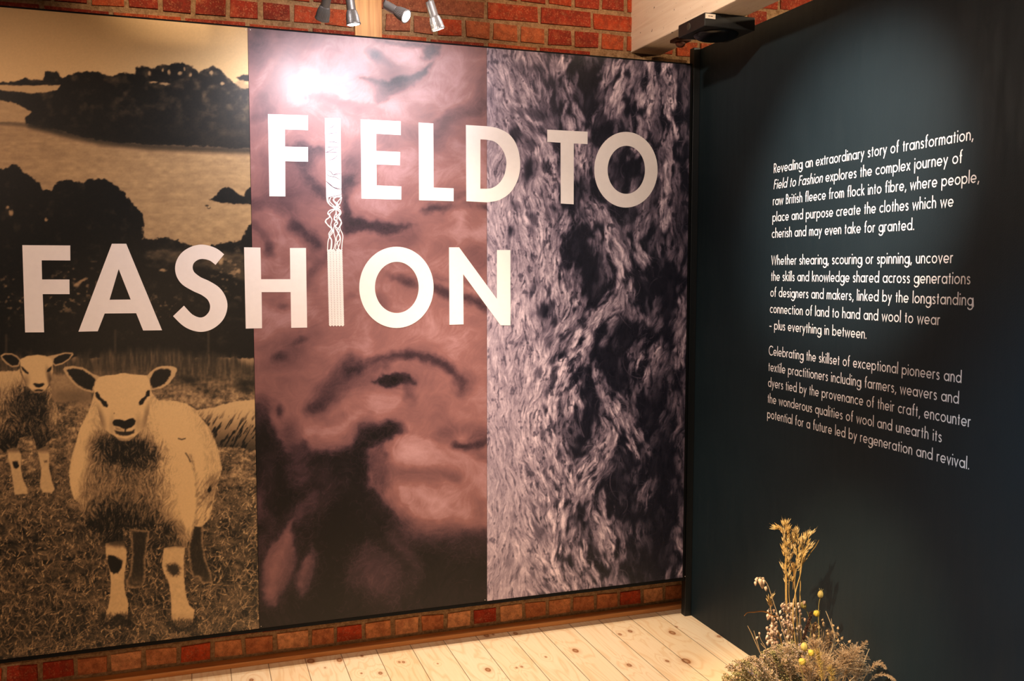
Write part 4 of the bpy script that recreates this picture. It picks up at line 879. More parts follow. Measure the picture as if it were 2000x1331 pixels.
for m in cracks: adopt(m.build('fibre_crack', plum), mural)
strands = [[(632, 222), (640, 262), (676, 296), (712, 320), (738, 345), (728, 372), (745, 410), (732, 450), (715, 480), (738, 530), (735, 580), (712, 640)], [(664, 222), (656, 255), (690, 290), (706, 305), (650, 330), (646, 350), (672, 395), (664, 440), (680, 490), (655, 530), (642, 570), (638, 640)],
           [(748, 205), (700, 225), (682, 245), (715, 285), (735, 300), (706, 310), (655, 325), (640, 350), (660, 372), (625, 400), (640, 440), (668, 470), (648, 510), (672, 560), (668, 640)], [(748, 222), (735, 270), (706, 300), (740, 330), (725, 355), (708, 372), (688, 392), (715, 425), (690, 450), (688, 500), (700, 560), (684, 640)],
           [(748, 222), (715, 262), (705, 300), (704, 345), (690, 385), (718, 420), (700, 455), (720, 500), (735, 545), (706, 590), (700, 640)], [(640, 222), (655, 280), (700, 302), (735, 320), (742, 350), (722, 380), (748, 420), (735, 460), (757, 520), (752, 580), (748, 640)],
           [(690, 222), (690, 250), (720, 275), (710, 305), (660, 345), (650, 380), (620, 412), (655, 450), (675, 480), (650, 525), (668, 560), (660, 640)], [(700, 305), (708, 350), (712, 400), (690, 440), (730, 480), (708, 540), (718, 590), (730, 640)]]
m = MB()
for i, q in enumerate(strands): ribbon(m, [tuple(p) for p in spline(ZC(q), 7)], .85, -TH * .6 - .00012 * i)
ribbon(m, ZC([(628, 222), (690, 222), (750, 220)]), .35, -TH * .5)
adopt(m.build('letter_strand', white), mural)['label'] = 'tangled white strands between the two halves of the I'
m = MB()
for k in range(5):
    for i in range(43):
        y0 = 489 + i * 3.48; xc = 642 + k * 5.92 + (y0 - 489) * .024
        for s_ in (-1, 1):
            a = (xc + s_ * 2.75, y0 - 1.9); c_ = (xc + s_ * .25, y0 + 2.1); mid = ((a[0] + c_[0]) / 2, (a[1] + c_[1]) / 2)
            ribbon(m, [a, mid, c_], [.55, 1.35, .5], -TH)
    ribbon(m, [(642 + k * 5.92, 488), (642 + k * 5.92 + 3.6, 638)], .5, -TH * .8)
adopt(m.build('letter_chain', white), mural)['label'] = 'lower half of the I as five knitted chains'
pin_m = Mat('steel_pin', (.75, .74, .72, 1), .25, 1).m
for q in ((489, 58.5), (480.2, 58.3), (956.5, 96), (947.5, 1172.5), (510, 1224), (1338, 1126.5)):
    m = MB(); w = on_plane(q[0], q[1], 1, 0); m.spin((w[0], -.0002, w[2]), (0, -1, 0), [(.0019, 0), (.0019, .001), (.001, .0018)], 10); adopt(m.build('pin', pin_m), mural)

# ---- wall text -------------------------------------------------------------
def arc(cx, cy, rx, ry, a0, a1, n=14):
    return [(cx + rx * math.cos(math.radians(a0 + (a1 - a0) * i / n)), cy + ry * math.sin(math.radians(a0 + (a1 - a0) * i / n))) for i in range(n + 1)]
XH, AS, DS = .64, 1.07, -.33
R0 = .275; CYX = .32
def circ(cx): return arc(cx, CYX, R0, R0, 0, 360, 24)
C1 = .325
def shoulder(x0, w, top=XH - .05):  # n-type arch ending at x0+w
    return [(x0, 0), (x0, .36)] + arc(x0 + w / 2, .36, w / 2, top - .36 + .03, 180, 0, 12) + [(x0 + w, 0)]
G = {
 'a': ([circ(C1), [(C1 + R0 + .01, XH), (C1 + R0 + .01, 0)]], .66), 'b': ([[(.05, AS), (.05, 0)], circ(.335)], .66), 'c': ([arc(C1, CYX, R0, R0, 46, 314, 18)], .55),
 'd': ([circ(C1), [(C1 + R0 + .01, AS), (C1 + R0 + .01, 0)]], .66), 'e': ([arc(C1, CYX, R0, R0, -2, -2 + 330, 22)[0:0] + [(.05, .30), (.60, .30)] + arc(C1, CYX, R0, R0, -4, 0, 2)[0:0], arc(C1, CYX, R0, R0, -4, 318, 22)], .65),
 'f': ([[(.15, 0), (.15, .84)] + arc(.30, .84, .15, .19, 180, 75, 8), [(.02, .59), (.30, .59)]], .33), 'g': ([circ(C1), [(C1 + R0 + .01, XH), (C1 + R0 + .01, -.07)] + arc(C1, -.05, R0 + .01, .25, 0, -158, 12)], .66),
 'h': ([[(.05, AS), (.05, 0)], shoulder(.05, .40)], .50), 'i': ([[(.055, XH), (.055, 0)], [(.055, .83), (.055, .95)]], .11), 'j': ([[(.055, XH), (.055, DS)], [(.055, .83), (.055, .95)]], .11),
 'k': ([[(.05, AS), (.05, 0)], [(.07, .33), (.42, XH)], [(.15, .40), (.46, 0)]], .47), 'l': ([[(.05, AS), (.05, 0)]], .10), 'm': ([[(.05, XH), (.05, 0)], shoulder(.05, .33), shoulder(.38, .33)], .76),
 'n': ([[(.05, XH), (.05, 0)], shoulder(.05, .40)], .50), 'o': ([circ(C1)], .65), 'p': ([[(.05, XH), (.05, DS)], circ(.335)], .66), 'q': ([circ(C1), [(C1 + R0 + .01, XH), (C1 + R0 + .01, DS)]], .66),
 'r': ([[(.05, XH), (.05, 0)], [(.05, .40)] + arc(.22, .40, .17, .205, 180, 62, 8)], .32), 's': ([[(.345, .50)] + arc(.20, .47, .135, .125, 30, 200, 9) + [(.11, .385), (.27, .29)] + arc(.205, .165, .155, .13, 40, -150, 10)], .41),
 't': ([[(.15, .86), (.15, 0)], [(.02, .59), (.28, .59)]], .30), 'u': ([[(.05, XH), (.05, .25)] + arc(.25, .25, .20, .215, 180, 360, 12) + [(.45, XH)], [(.45, XH), (.45, 0)]], .50), 'v': ([[(.02, XH), (.24, .02), (.46, XH)]], .48),
 'w': ([[(.02, XH), (.20, .03), (.38, .58), (.56, .03), (.74, XH)]], .76), 'x': ([[(.02, XH), (.43, 0)], [(.43, XH), (.02, 0)]], .45), 'y': ([[(.02, XH), (.25, .06)], [(.47, XH), (.09, DS)]], .49),
 ',': ([[(.13, .11), (.02, -.16)]], .16), '.': ([[(.06, 0), (.06, .12)]], .12), '\u2013': ([[(.0, .31), (.42, .31)]], .42),
 'R': ([[(.06, 1), (.06, 0)], [(.06, .95), (.25, .95)] + arc(.25, .72, .21, .23, 90, -90, 12) + [(.06, .49)], [(.20, .49), (.49, 0)]], .52), 'F': ([[(.06, 1), (.06, 0)], [(.06, .95), (.45, .95)], [(.06, .54), (.43, .54)]], .46),
 'B': ([[(.06, 1), (.06, 0)], [(.06, .95), (.22, .95)] + arc(.22, .74, .17, .21, 90, -90, 10) + [(.06, .53)], [(.06, .53), (.25, .53)] + arc(.25, .29, .22, .24, 90, -90, 10) + [(.06, .05)]], .51),
 'W': ([[(.02, 1), (.26, .04), (.50, .92), (.74, .04), (.98, 1)]], 1.0), 'C': ([arc(.52, .5, .46, .48, 47, 313, 20)], .82)}
LINES = ["Revealing an extraordinary story of transformation,", "Field to Fashion explores the complex journey of", "raw British fleece from flock into fibre, where people,", "place and purpose create the clothes which we", "cherish and may even take for granted.",
         "Whether shearing, scouring or spinning, uncover", "the skills and knowledge shared across generations", "of designers and makers, linked by the longstanding", "connection of land to hand and wool to wear", "\u2013 plus everything in between.",
         "Celebrating the skillset of exceptional pioneers and", "textile practitioners including farmers, weavers and", "dyers tied by the provenance of their craft, encounter", "the wonderous qualities of wool and unearth its", "potential for a future led by regeneration and revival."]
Ta = lambda x, y: (1490 + x * .22, 240 + y * .22)
Tb = lambda x, y: (1490 + x * .22, 480 + y * .22)
Tc = lambda x, y: (1490 + x * .22, 670 + y * .22)
ENDS = [(Ta(97, 447), Ta(1868, 152)), (Ta(95, 594), Ta(1770, 352)), (Ta(90, 737), Ta(1920, 525)), (Ta(86, 883), Ta(1692, 739)), (Ta(80, 1027), Ta(1343, 948)),
        (Tb(76, 177), Tb(1688, 148)), (Tb(73, 321), Tb(1842, 332)), (Tb(67, 463), Tb(1868, 522)), (Tb(63, 606), Tb(1573, 696)), (Tb(58, 748), Tb(920, 822)),
        (Tc(52, 117), Tc(1763, 346)), (Tc(49, 260), Tc(1740, 529)), (Tc(46, 402), Tc(1845, 734)), (Tc(42, 543), Tc(1588, 868)), (Tc(39, 678), Tc(1832, 1112))]
CAPH = .0372; SW = .053; TRK = .125; SPC = .37
text = thing('wall_text', 'three paragraphs of white introductory text on the dark partition wall', 'wall text', (XW, -1.2, .9))
vinyl = plain('white_vinyl', srgb(236, 230, 232), .5, amt=.02)
def glyph_ribbons(m, strokes, x, slant, put):
    for j_, st in enumerate(strokes):
        closed = math.hypot(st[0][0] - st[-1][0], st[0][1] - st[-1][1]) < 1e-4
        n = len(st); vs = []
        for i in range(n):
            if closed: a, c_ = st[(i - 1) % (n - 1)], st[(i + 1) % (n - 1)]
            else: a, c_ = st[max(i - 1, 0)], st[min(i + 1, n - 1)]
            dx, dy = c_[0] - a[0], c_[1] - a[1]; l = math.hypot(dx, dy) + 1e-9; k = SW
            if 0 < i < n - 1 and not closed:
                e1 = (st[i][0] - a[0], st[i][1] - a[1]); e2 = (c_[0] - st[i][0], c_[1] - st[i][1])
                l1 = math.hypot(*e1) + 1e-9; l2 = math.hypot(*e2) + 1e-9
                cs = max(-1, min(1, (e1[0] * e2[0] + e1[1] * e2[1]) / l1 / l2)); k = SW / max(.42, math.sqrt((1 + cs) / 2))
            for s_ in (1, -1):
                px, py = st[i][0] - s_ * dy / l * k, st[i][1] + s_ * dx / l * k
                q_ = put(x + px + slant * py, py); vs.append((q_[0] - .00007 * j_, q_[1], q_[2]))
        m.add(vs, [(2 * i, 2 * i + 1, 2 * i + 3, 2 * i + 2) for i in range(n - 1)])
zs = []
for k, (s_, (pa, pb)) in enumerate(zip(LINES, ENDS)):
    A, B_ = on_plane(*pa, 0, XW), on_plane(*pb, 0, XW)
    x = 0; items = []
    for ch in s_:
        if ch == ' ': x += SPC; continue
        st, w = G[ch]; st = [[(.93 * q, r) for q, r in p_] for p_ in st]; items.append((st, x)); x += .93 * w + TRK
    x -= TRK
    L = A[1] - B_[1]; z = (A[2] + B_[2]) / 2; zs.append((round(L / x / CAPH, 3), round(z, 4), round(A[1], 4)))
    kx = L / x; m = MB(); i_end = 16 if k == 1 else 0; cnt = 0
    for st, xx in items:
        slant = .20 if (k == 1 and cnt < 14) else 0; cnt += 1
        glyph_ribbons(m, st, xx, slant, lambda u_, v_: (XW - .0004, A[1] - u_ * kx, z + v_ * CAPH))
    adopt(m.build('text_line', vinyl), text)
print('TEXT', zs)
# ---- spotlights on their track ---------------------------------------------
steel = Mat('brushed_steel', (.19, .165, .14, 1), .45, .5); g = steel.noise(1, 3, .5, steel.mapping((300, 300, 40))); steel.rough(steel.mr(g, .3, .7, .36, .50)); steel = steel.m
lit = bpy.data.materials.new('lit_lens'); lit.use_nodes = True; nt = lit.node_tree; nt.nodes.remove(nt.nodes['Principled BSDF'])
em = nt.nodes.new('ShaderNodeEmission'); em.inputs[0].default_value = (1, .95, .88, 1); em.inputs[1].default_value = 26; nt.links.new(em.outputs[0], nt.nodes['Material Output'].inputs[0])
YT = -.45; ZTR = 2.66
track = thing('light_track', 'white lighting track above the mural holding four steel spotlights', 'lighting track', (.65, YT, ZTR))
wm = plain('white_enamel', srgb(226, 222, 214), .4)
b = MB(); b.box(-.1, 1.5, YT - .017, YT + .017, ZTR, ZTR + .034); adopt(bevel(b.build('rail', wm), .002), track)
for x in (.05, 1.35):
    b = MB(); b.tube([(x, YT, ZTR + .033), (x, YT, 3.12)], .004, n=8); adopt(b.build('hanger_rod', wm), track)
RH = np.array([RT[0], RT[1], 0]) / math.hypot(RT[0], RT[1]); FH = np.array([FW[0], FW[1], 0]) / math.hypot(FW[0], FW[1])
SPOTS = [((629, 37), (-.34, -.80, .52), 'steel spotlight tilted left towards the mural, leftmost on the track', 26, 140, (.96, .92, 1.0)),
         ((690.5, 47), (.13, -1.0, .06), 'steel spotlight pointing straight down beside the timber post', 26, 120, (1, .84, .70)),
         ((793, 32), (.76, -.50, -.36), 'steel spotlight with its glowing lens turned towards the room', 24, 90, (1, .86, .70)),
         ((856, 57), (.30, -.94, .22), 'steel spotlight leaning right in front of red brick, rightmost on the track', 38, 92, (1, .82, .64))]
for (q, (a, zc, f), lab, pw, ang, colr) in SPOTS:
    m0 = on_plane(q[0], q[1], 1, YT); d = Vector(RH * a + np.array([0, 0, zc]) + FH * f).normalized(); mv = Vector(m0)
    top = mv - d * .098
    t = thing('spotlight', lab, 'spotlight', tuple(mv), 'steel spotlights above the mural')
    b = MB(); b.spin(mv, -d, [(.0235, -.001), (.0240, .002), (.0225, .008), (.0222, .018), (.0205, .030), (.0175, .042), (.0152, .046)], 60, None, 30, .035); adopt(b.build('lamp_head', steel, smooth=False), t)
    b = MB(); b.spin(mv - d * .0455, -d, [(.0150, 0), (.0155, .001), (.0155, .049), (.0140, .052)], 28); adopt(b.build('lamp_body', steel), t)
    b = MB(); b.spin(mv, d, [(.0205, .0012), (.0195, .0022), (.010, .0032)], 28); l = adopt(b.build('lens', lit), t); l['label'] = 'lit lens'
    b = MB(); b.spin(mv, d, [(.0248, -.0015), (.0252, 0), (.0248, .002), (.0212, .0022), (.0210, .0005)], 36, cap=False); adopt(b.build('lens_rim', steel, smooth=True), t)
    b = MB(); b.tube([top + d * .004, top - d * .010, Vector((top.x, YT, top.z + .020)) if top.z + .02 < ZTR - .01 else top - d * .012, (top.x, YT, ZTR + .002)], .0035, n=8); adopt(b.build('stem', steel, smooth=True), t)
    p = mv + d * .012
    o = spot_lamp('spot_glow', tuple(p), tuple(p + d), pw, ang, colr, 1.0, .018); adopt(o, t)

# ---- black box under the beam ----------------------------------------------
boxm = plain('black_moulded_plastic', srgb(26, 27, 27), .5, amt=.2); gl = Mat('smoked_dome', srgb(10, 10, 10), .22, 0, .4).m
XB0, XB1, YB0, YB1, ZB0, ZB1 = 1.863, 2.086, -.535, -.332, 2.541, 2.5915
bx = thing('detector_box', 'flat black box with a domed underside and a small white sticker below the cream beam', 'black box', ((XB0 + XB1) / 2, (YB0 + YB1) / 2, ZB0))
b = MB(); b.box(XB0, XB1, YB0, YB1, ZB0, ZB1); adopt(bevel(b.build('housing', boxm), .0025), bx)
b = MB(); R_ = .088; b.spin(((XB0 + XB1) / 2, (YB0 + YB1) / 2, ZB0 + .001), (0, 0, -1), [(R_, 0), (R_ * .99, .004)] + [(R_ * .97 * math.cos(t), .004 + .020 * math.sin(t)) for t in [i * .157 for i in range(1, 10)]] + [(.002, .024)], 40); adopt(b.build('dome', gl, smooth=True), bx)
b = MB(); b.spin((XB0 + .001, -.415, 2.567), (-1, 0, 0), [(.014, 0), (.014, .0015), (.012, .003), (.004, .0034)], 28); adopt(b.build('side_cap', plain('dark_grey_cap', srgb(52, 50, 44), .45)), bx)
b = MB(); b.box(XB0 + .003, XB0 + .046, YB0 - .0012, YB0 + .0005, ZB1 - .022, ZB1 - .0045); st = adopt(b.build('sticker', plain('white_sticker', srgb(238, 222, 200), .6)), bx); st['label'] = 'small white sticker'
b = MB()
for x0, w in ((.0, .005), (.006, .003), (.0105, .009)): b.box(XB0 + .015 + x0, XB0 + .015 + x0 + w, YB0 - .0014, YB0 - .0011, ZB1 - .0145, ZB1 - .0115)
pr = b.build('print', plain('grey_print', srgb(90, 80, 72), .6)); pr.parent = st
bolt = thing('bolt_plate', 'rusty brown plate with a round boss on the beam underside beside the black box', 'bolt plate', tuple(on_plane(1329, 77, 2, 2.592)))
rust = Mat('rusty_iron', rough=.7, metal=.2); n1 = rust.noise(90, 5, .7); rust.color(rust.mix(rust.mr(n1, .35, .65), srgb(48, 22, 12), srgb(96, 48, 24))); rust.bump(n1, .001)
w = on_plane(1329, 77, 2, 2.592)
b = MB(); b.box(w[0] - .034, w[0] + .034, w[1] - .03, w[1] + .03, 2.580, 2.5925); adopt(bevel(b.build('plate', rust.m), .0015), bolt)
b = MB(); b.spin((w[0], w[1], 2.5805), (0, 0, -1), [(.021, 0), (.021, .006)] + [(.021 * math.cos(t), .006 + .017 * math.sin(t)) for t in (.3, .6, .9, 1.2, 1.45)], 24); adopt(b.build('boss', rust.m, smooth=True), bolt)

# ---- dried flowers ---------------------------------------------------------
RN = random.Random(5)
def ydepth(px): return -1.06 - .22 * min(1, max(0, (px - 1590) / 150)) + .06 * min(1, max(0, (1520 - px) / 100))
def PX(px, py, dy=0.0):
    p = on_plane(px, py, 1, ydepth(px) + dy)
    if p[0] > XW - .012: p = on_plane(px, py, 0, XW - .012)
    return Vector(p)
BASE = Vector((1.93, -1.12, .06))
dry = thing('dried_flower_arrangement', 'low arrangement of dried grasses, seed pods and heather on floor against dark wall', 'dried flowers', (BASE.x, BASE.y, 0))
ot = tinted('oat_straw', .65); fl = tinted('dried_petals', .85)
STRAW = [(.66, .45, .17), (.74, .52, .22), (.58, .38, .13), (.80, .58, .27)]
PINK = [(.72, .50, .36), (.80, .60, .44), (.66, .44, .31), (.84, .66, .50)]
def vary(c, s=.12): k = 1 + RN.uniform(-s, s); return tuple(max(0, min(1, q * k)) for q in c)
def spindle(m, p, d, L, r, col, n=5, a=.35):
    m.spin(p, d, [(r * .25, 0), (r, L * a), (r * .72, L * .62), (r * .04, L)], n, col)
def hair(m, p, d, L, w, col):
    d = Vector(d).normalized(); s = d.orthogonal().normalized(); s.rotate(Matrix.Rotation(RN.uniform(0, 6.28), 3, d)); p = Vector(p)
    m.add([p - s * w, p + s * w, p + d * L], [(0, 1, 2)], col)
def rdir(d, spread): return (Vector(d).normalized() + Vector((RN.gauss(0, spread), RN.gauss(0, spread), RN.gauss(0, spread)))).normalized()
def at(pts, t):
    t = min(.9999, max(0, t)) * (len(pts) - 1); i = int(t); return pts[i].lerp(pts[i + 1], t - i), (pts[i + 1] - pts[i]).normalized()
def pxs(L, dy=0.0, n=5): return [Vector(q) for q in spline([PX(x, y, dy) for x, y in L], n)]
E1 = lambda p: ZP(p, 1450, 1010, .14275)
E2 = lambda p: ZP(p, 1400, 1170, .121)
E3 = lambda p: ZP(p, 1560, 1140, .14347)

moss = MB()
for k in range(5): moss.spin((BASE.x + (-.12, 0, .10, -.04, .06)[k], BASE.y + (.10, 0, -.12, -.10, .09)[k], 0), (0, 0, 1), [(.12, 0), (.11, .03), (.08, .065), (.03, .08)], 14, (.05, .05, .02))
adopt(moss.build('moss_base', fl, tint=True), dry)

# oats: stem with an ear of spikelets each
def oat(path, n, t0, t1, dy, side=.016, lean=1.0):
    pts = pxs(E1(path), dy); tail = pts[-1]; full = pts + [tail.lerp(BASE + Vector((RN.uniform(-.03, .03), RN.uniform(-.04, .04), 0)), k / 4) for k in range(1, 5)]
    m = MB(); m.tube(full, .0012, .0021, 6, vary(STRAW[2])); s = adopt(m.build('oat_stem', ot, tint=True), dry)
    e = MB()
    for i in range(n):
        t = t0 + (t1 - t0) * (i + RN.random()) / n; p, d = at(pts, t); up = -d
        sd = Vector(RH) * RN.choice((-1, 1)) * RN.uniform(.25, 1) + Vector(FH) * RN.uniform(-1, 1)
        q = p + sd * RN.uniform(.1, 1) * side + up * .004
        e.tube([p, (p + q) / 2 + up * .004, q], .0004, n=4, col=STRAW[2])
        dr = (up * RN.uniform(.9, 1.5) + sd.normalized() * RN.uniform(.2, .75) * lean).normalized(); L = RN.uniform(.020, .030); c = vary(STRAW[RN.randrange(4)])
        for sg in (-1, 1):
            off = dr.cross(Vector(FH)).normalized() * sg
            spindle(e, q, (dr + off * .16).normalized(), L * RN.uniform(.85, 1.1), .0024, vary(c), 5)
        if RN.random() < .5: hair(e, q + dr * L * .7, rdir(dr, .12), .02, .00035, STRAW[3])
    e = e.build('oat_ear', ot, tint=True); e.parent = s
oat([(600, 95), (585, 170), (583, 260), (590, 420), (600, 560), (598, 720), (606, 900), (605, 1080), (612, 1250), (612, 1400)], 40, .02, .66, .0)
oat([(470, 165), (540, 190), (575, 240), (582, 300), (590, 500), (590, 900), (595, 1300)], 11, .0, .34, .02)
oat([(715, 205), (728, 270), (738, 400), (745, 560), (735, 720), (715, 900), (735, 1150), (745, 1330), (750, 1500)], 30, .02, .55, -.02)
oat([(890, 250), (868, 320), (840, 400), (812, 520), (800, 640), (790, 760), (795, 920), (790, 1080), (792, 1250), (795, 1450)], 26, .0, .50, .01)
oat([(905, 370), (880, 420), (855, 480), (825, 560), (810, 640), (795, 780), (735, 1000), (700, 1200), (690, 1400)], 13, .0, .48, -.03)
oat([(650, 270), (655, 380), (650, 520), (640, 700), (640, 860), (636, 1050), (660, 1300), (665, 1450)], 24, .02, .64, .03)
oat([(380, 1130), (372, 1180), (385, 1260), (400, 1340), (410, 1500)], 9, .0, .5, .02, .008)

def blade(path, w, col, dy=0):
    pts = pxs(path, dy, 6); m = MB(); n = len(pts); vs = []
    for i, p in enumerate(pts):
        d = (pts[min(i + 1, n - 1)] - pts[max(i - 1, 0)]).normalized(); s = d.cross(Vector(FH) + Vector((0, 0, .5))).normalized(); ww = w * math.sin(math.pi * min(1, .12 + i / n * .9)) + .0003
        vs += [p - s * ww, p + Vector(FH) * ww * .5, p + s * ww]
    m.add(vs, [(3 * i + k, 3 * i + k + 1, 3 * i + k + 4, 3 * i + k + 3) for i in range(n - 1) for k in (0, 1)], col)
    adopt(m.build('grass_blade', ot, tint=True), dry)
blade(E1([(1045, 318), (1000, 400), (930, 490), (880, 570), (830, 640), (805, 720)]), .0022, (.55, .34, .10))
blade(E2([(440, 280), (490, 228), (600, 218), (710, 205), (800, 218), (890, 270), (1000, 295), (1100, 285), (1200, 310), (1270, 380)]), .0026, (.42, .20, .06), -.02)
blade(E2([(970, 490), (1010, 580), (1035, 680), (1060, 790)]), .0030, (.34, .20, .07)); blade(E1([(690, 620), (705, 720), (700, 860), (690, 1000)]), .0030, (.40, .22, .07), -.02)

# quaking grass with hanging husks
def briza(path, husks, dy, r0=.0009, col=PINK, size=1.0):
    pts = pxs(path, dy); full = pts + [pts[-1].lerp(BASE + Vector((RN.uniform(-.05, .05), RN.uniform(-.05, .05), 0)), k / 4) for k in range(1, 5)]
    m = MB(); m.tube(full, r0, r0 * 1.8, 5, vary((.60, .44, .26))); s = adopt(m.build('quaking_grass_stem', ot, tint=True), dry); e = MB()
    for (hx, hy, r) in husks:
        p = PX(hx, hy, dy + RN.uniform(-.012, .012)); q = min(pts, key=lambda k: (k - p).length); c = vary(col[RN.randrange(len(col))]); L = r * .0023 * size
        top = p + Vector((0, 0, L * .5)); e.tube([q, (q + top) / 2 + Vector((0, 0, .004)), top], .00035, n=4, col=c)
        e.spin(top, rdir((0, 0, -1), .18), [(L * .08, 0), (L * .26, L * .15), (L * .36, L * .38), (L * .33, L * .68), (L * .18, L * 1.0), (L * .03, L * 1.25)], 8, c, 4, .12)
    e = e.build('husk', ot, tint=True, smooth=True); e.parent = s
Z = E1([(180, 865), (180, 910), (208, 852), (237, 885), (270, 948), (318, 985), (290, 890), (285, 852)])
briza(E1([(205, 848), (250, 830), (300, 862), (345, 930), (385, 1040), (430, 1180), (480, 1331), (520, 1450)]), [(x, y, r) for (x, y), r in zip(Z, (5, 6, 5, 9, 8.5, 6.5, 6, 5))], -.03, col=[(.74, .52, .36), (.80, .60, .44)])
def cluster(path, box, n, dy):
    H = [(RN.gauss(0, .30), RN.random()) for _ in range(n)]
    briza(path, [(box[0] + (box[2] - box[0]) * min(1, max(0, .5 + a)), box[1] + (box[3] - box[1]) * b_, RN.uniform(3.6, 5.6)) for a, b_ in H], dy)
cluster(E2([(870, 110), (880, 300), (890, 500), (895, 760), (900, 1000)]), (1497, 1192, 1520, 1258), 46, .01)
cluster(E2([(900, 400), (905, 560), (910, 800), (905, 1000)]), (1498, 1222, 1518, 1262), 26, -.02)
cluster(E2([(1105, 10), (1120, 200), (1130, 400), (1130, 700), (1140, 900)]), (1524, 1180, 1550, 1236), 46, -.01)
cluster(E2([(1340, 100), (1335, 300), (1320, 500), (1320, 800)]), (1548, 1174, 1572, 1236), 17, -.02)
cluster(E2([(1150, 450), (1140, 600), (1135, 800)]), (1526, 1205, 1556, 1250), 18, -.03)
briza(E2([(685, 590), (720, 680), (770, 760), (810, 850)]), [(1483, 1238, 4), (1480.5, 1247.5, 5)], .0); briza(E2([(600, 500), (598, 520), (700, 860)][1:]), [], .02); briza(E2([(497, 440), (560, 560), (630, 720), (695, 860)]), [], .0, .0012); briza(E2([(712, 722), (770, 790), (900, 910), (1010, 1040)]), [], -.04, .0012)
briza(E3([(368, 378), (410, 480), (460, 620), (500, 790)]), [], .0, .0012); briza(E3([(443, 480), (455, 560), (480, 650), (495, 720)]), [], .0, .0008); briza(E3([(960, 895), (925, 980), (885, 1090), (860, 1180)]), [], .0, .0012, [(.5, .38, .14)])
for q in ([(1240, 0), (1230, 60), (1215, 260), (1200, 500), (1190, 760)], [(1270, 0), (1280, 200), (1290, 420), (1310, 700), (1330, 800)], [(1350, 0), (1342, 300), (1345, 600), (1350, 740)], [(1170, 100), (1195, 260), (1205, 400), (1160, 620), (1155, 800)]):
    briza(E2(q), [], -.01, .0014, STRAW)

# love-in-a-mist pods
def pod(px, py, rx, ry, axis, stem, dy, col=(.58, .40, .10)):
    c = PX(px, py, dy); ax = (Vector(RH) * axis[0] + Vector((0, 0, 1)) * axis[1] - Vector(FH) * axis[2]).normalized(); k = .00160; r = rx * k; h = 2 * ry * k; b0 = c - ax * h * .5
    pts = [b0] + pxs(stem, dy)[1:]; pts = pts + [pts[-1].lerp(BASE, i / 4) for i in range(1, 5)]
    m = MB(); m.tube(pts, .0012, .0015, 6, vary((.46, .36, .12))); s = adopt(m.build('seed_pod_stem', ot, tint=True), dry)
    e = MB(); e.spin(b0, ax, [(r * .2, 0), (r * .72, h * .14), (r, h * .42), (r * .96, h * .62), (r * .66, h * .88), (r * .25, h)], 30, vary(col, .06), 6, .07)
    for i in range(6):
        a = 6.283 * i / 6; u = ax.orthogonal().normalized(); w_ = ax.cross(u); o = (u * math.cos(a) + w_ * math.sin(a)); e.tube([b0 + ax * h * .94 + o * r * .28, b0 + ax * h * 1.12 + o * r * .5, b0 + ax * h * 1.22 + o * r * .85], .0006, .0002, 4, vary((.52, .42, .14)))
    for i in range(9):
        hair(e, b0, (ax * RN.uniform(-.3, .8) + rdir((0, 0, 0.01), 1)).normalized(), h * RN.uniform(.4, .9), .0004, (.36, .30, .10))
    e = e.build('seed_pod', ot, tint=True, smooth=True); e.parent = s
pod(1602.8, 1161.5, 6.4, 8.4, (.05, 1, .1), [(1601, 1171), (1599, 1185), (1599, 1215), (1600, 1240)], -.02, (.62, .48, .16))
pod(1569, 1183, 6.6, 7.6, (-.5, .8, .2), [(1574, 1191), (1578, 1200), (1585, 1225)], .0, (.62, .48, .13))
pod(1595, 1199, 6.8, 6.8, (.05, .75, .6), [(1598, 1206), (1599, 1218), (1600, 1240)], -.06, (.66, .46, .06))
pod(1571, 1264, 7.2, 9.0, (0, 1, .15), [(1573, 1274), (1577, 1286), (1580, 1300)], -.19, (.72, .56, .16))
pod(1584.5, 1276, 6.8, 6.4, (.5, .55, .5), [(1578, 1272), (1580, 1290), (1585, 1310)], -.22, (.70, .50, .07))
pod(1567, 1293, 7.0, 7.0, (.55, .5, .5), [(1561, 1298), (1566, 1312), (1570, 1330)], -.25, (.74, .52, .09))

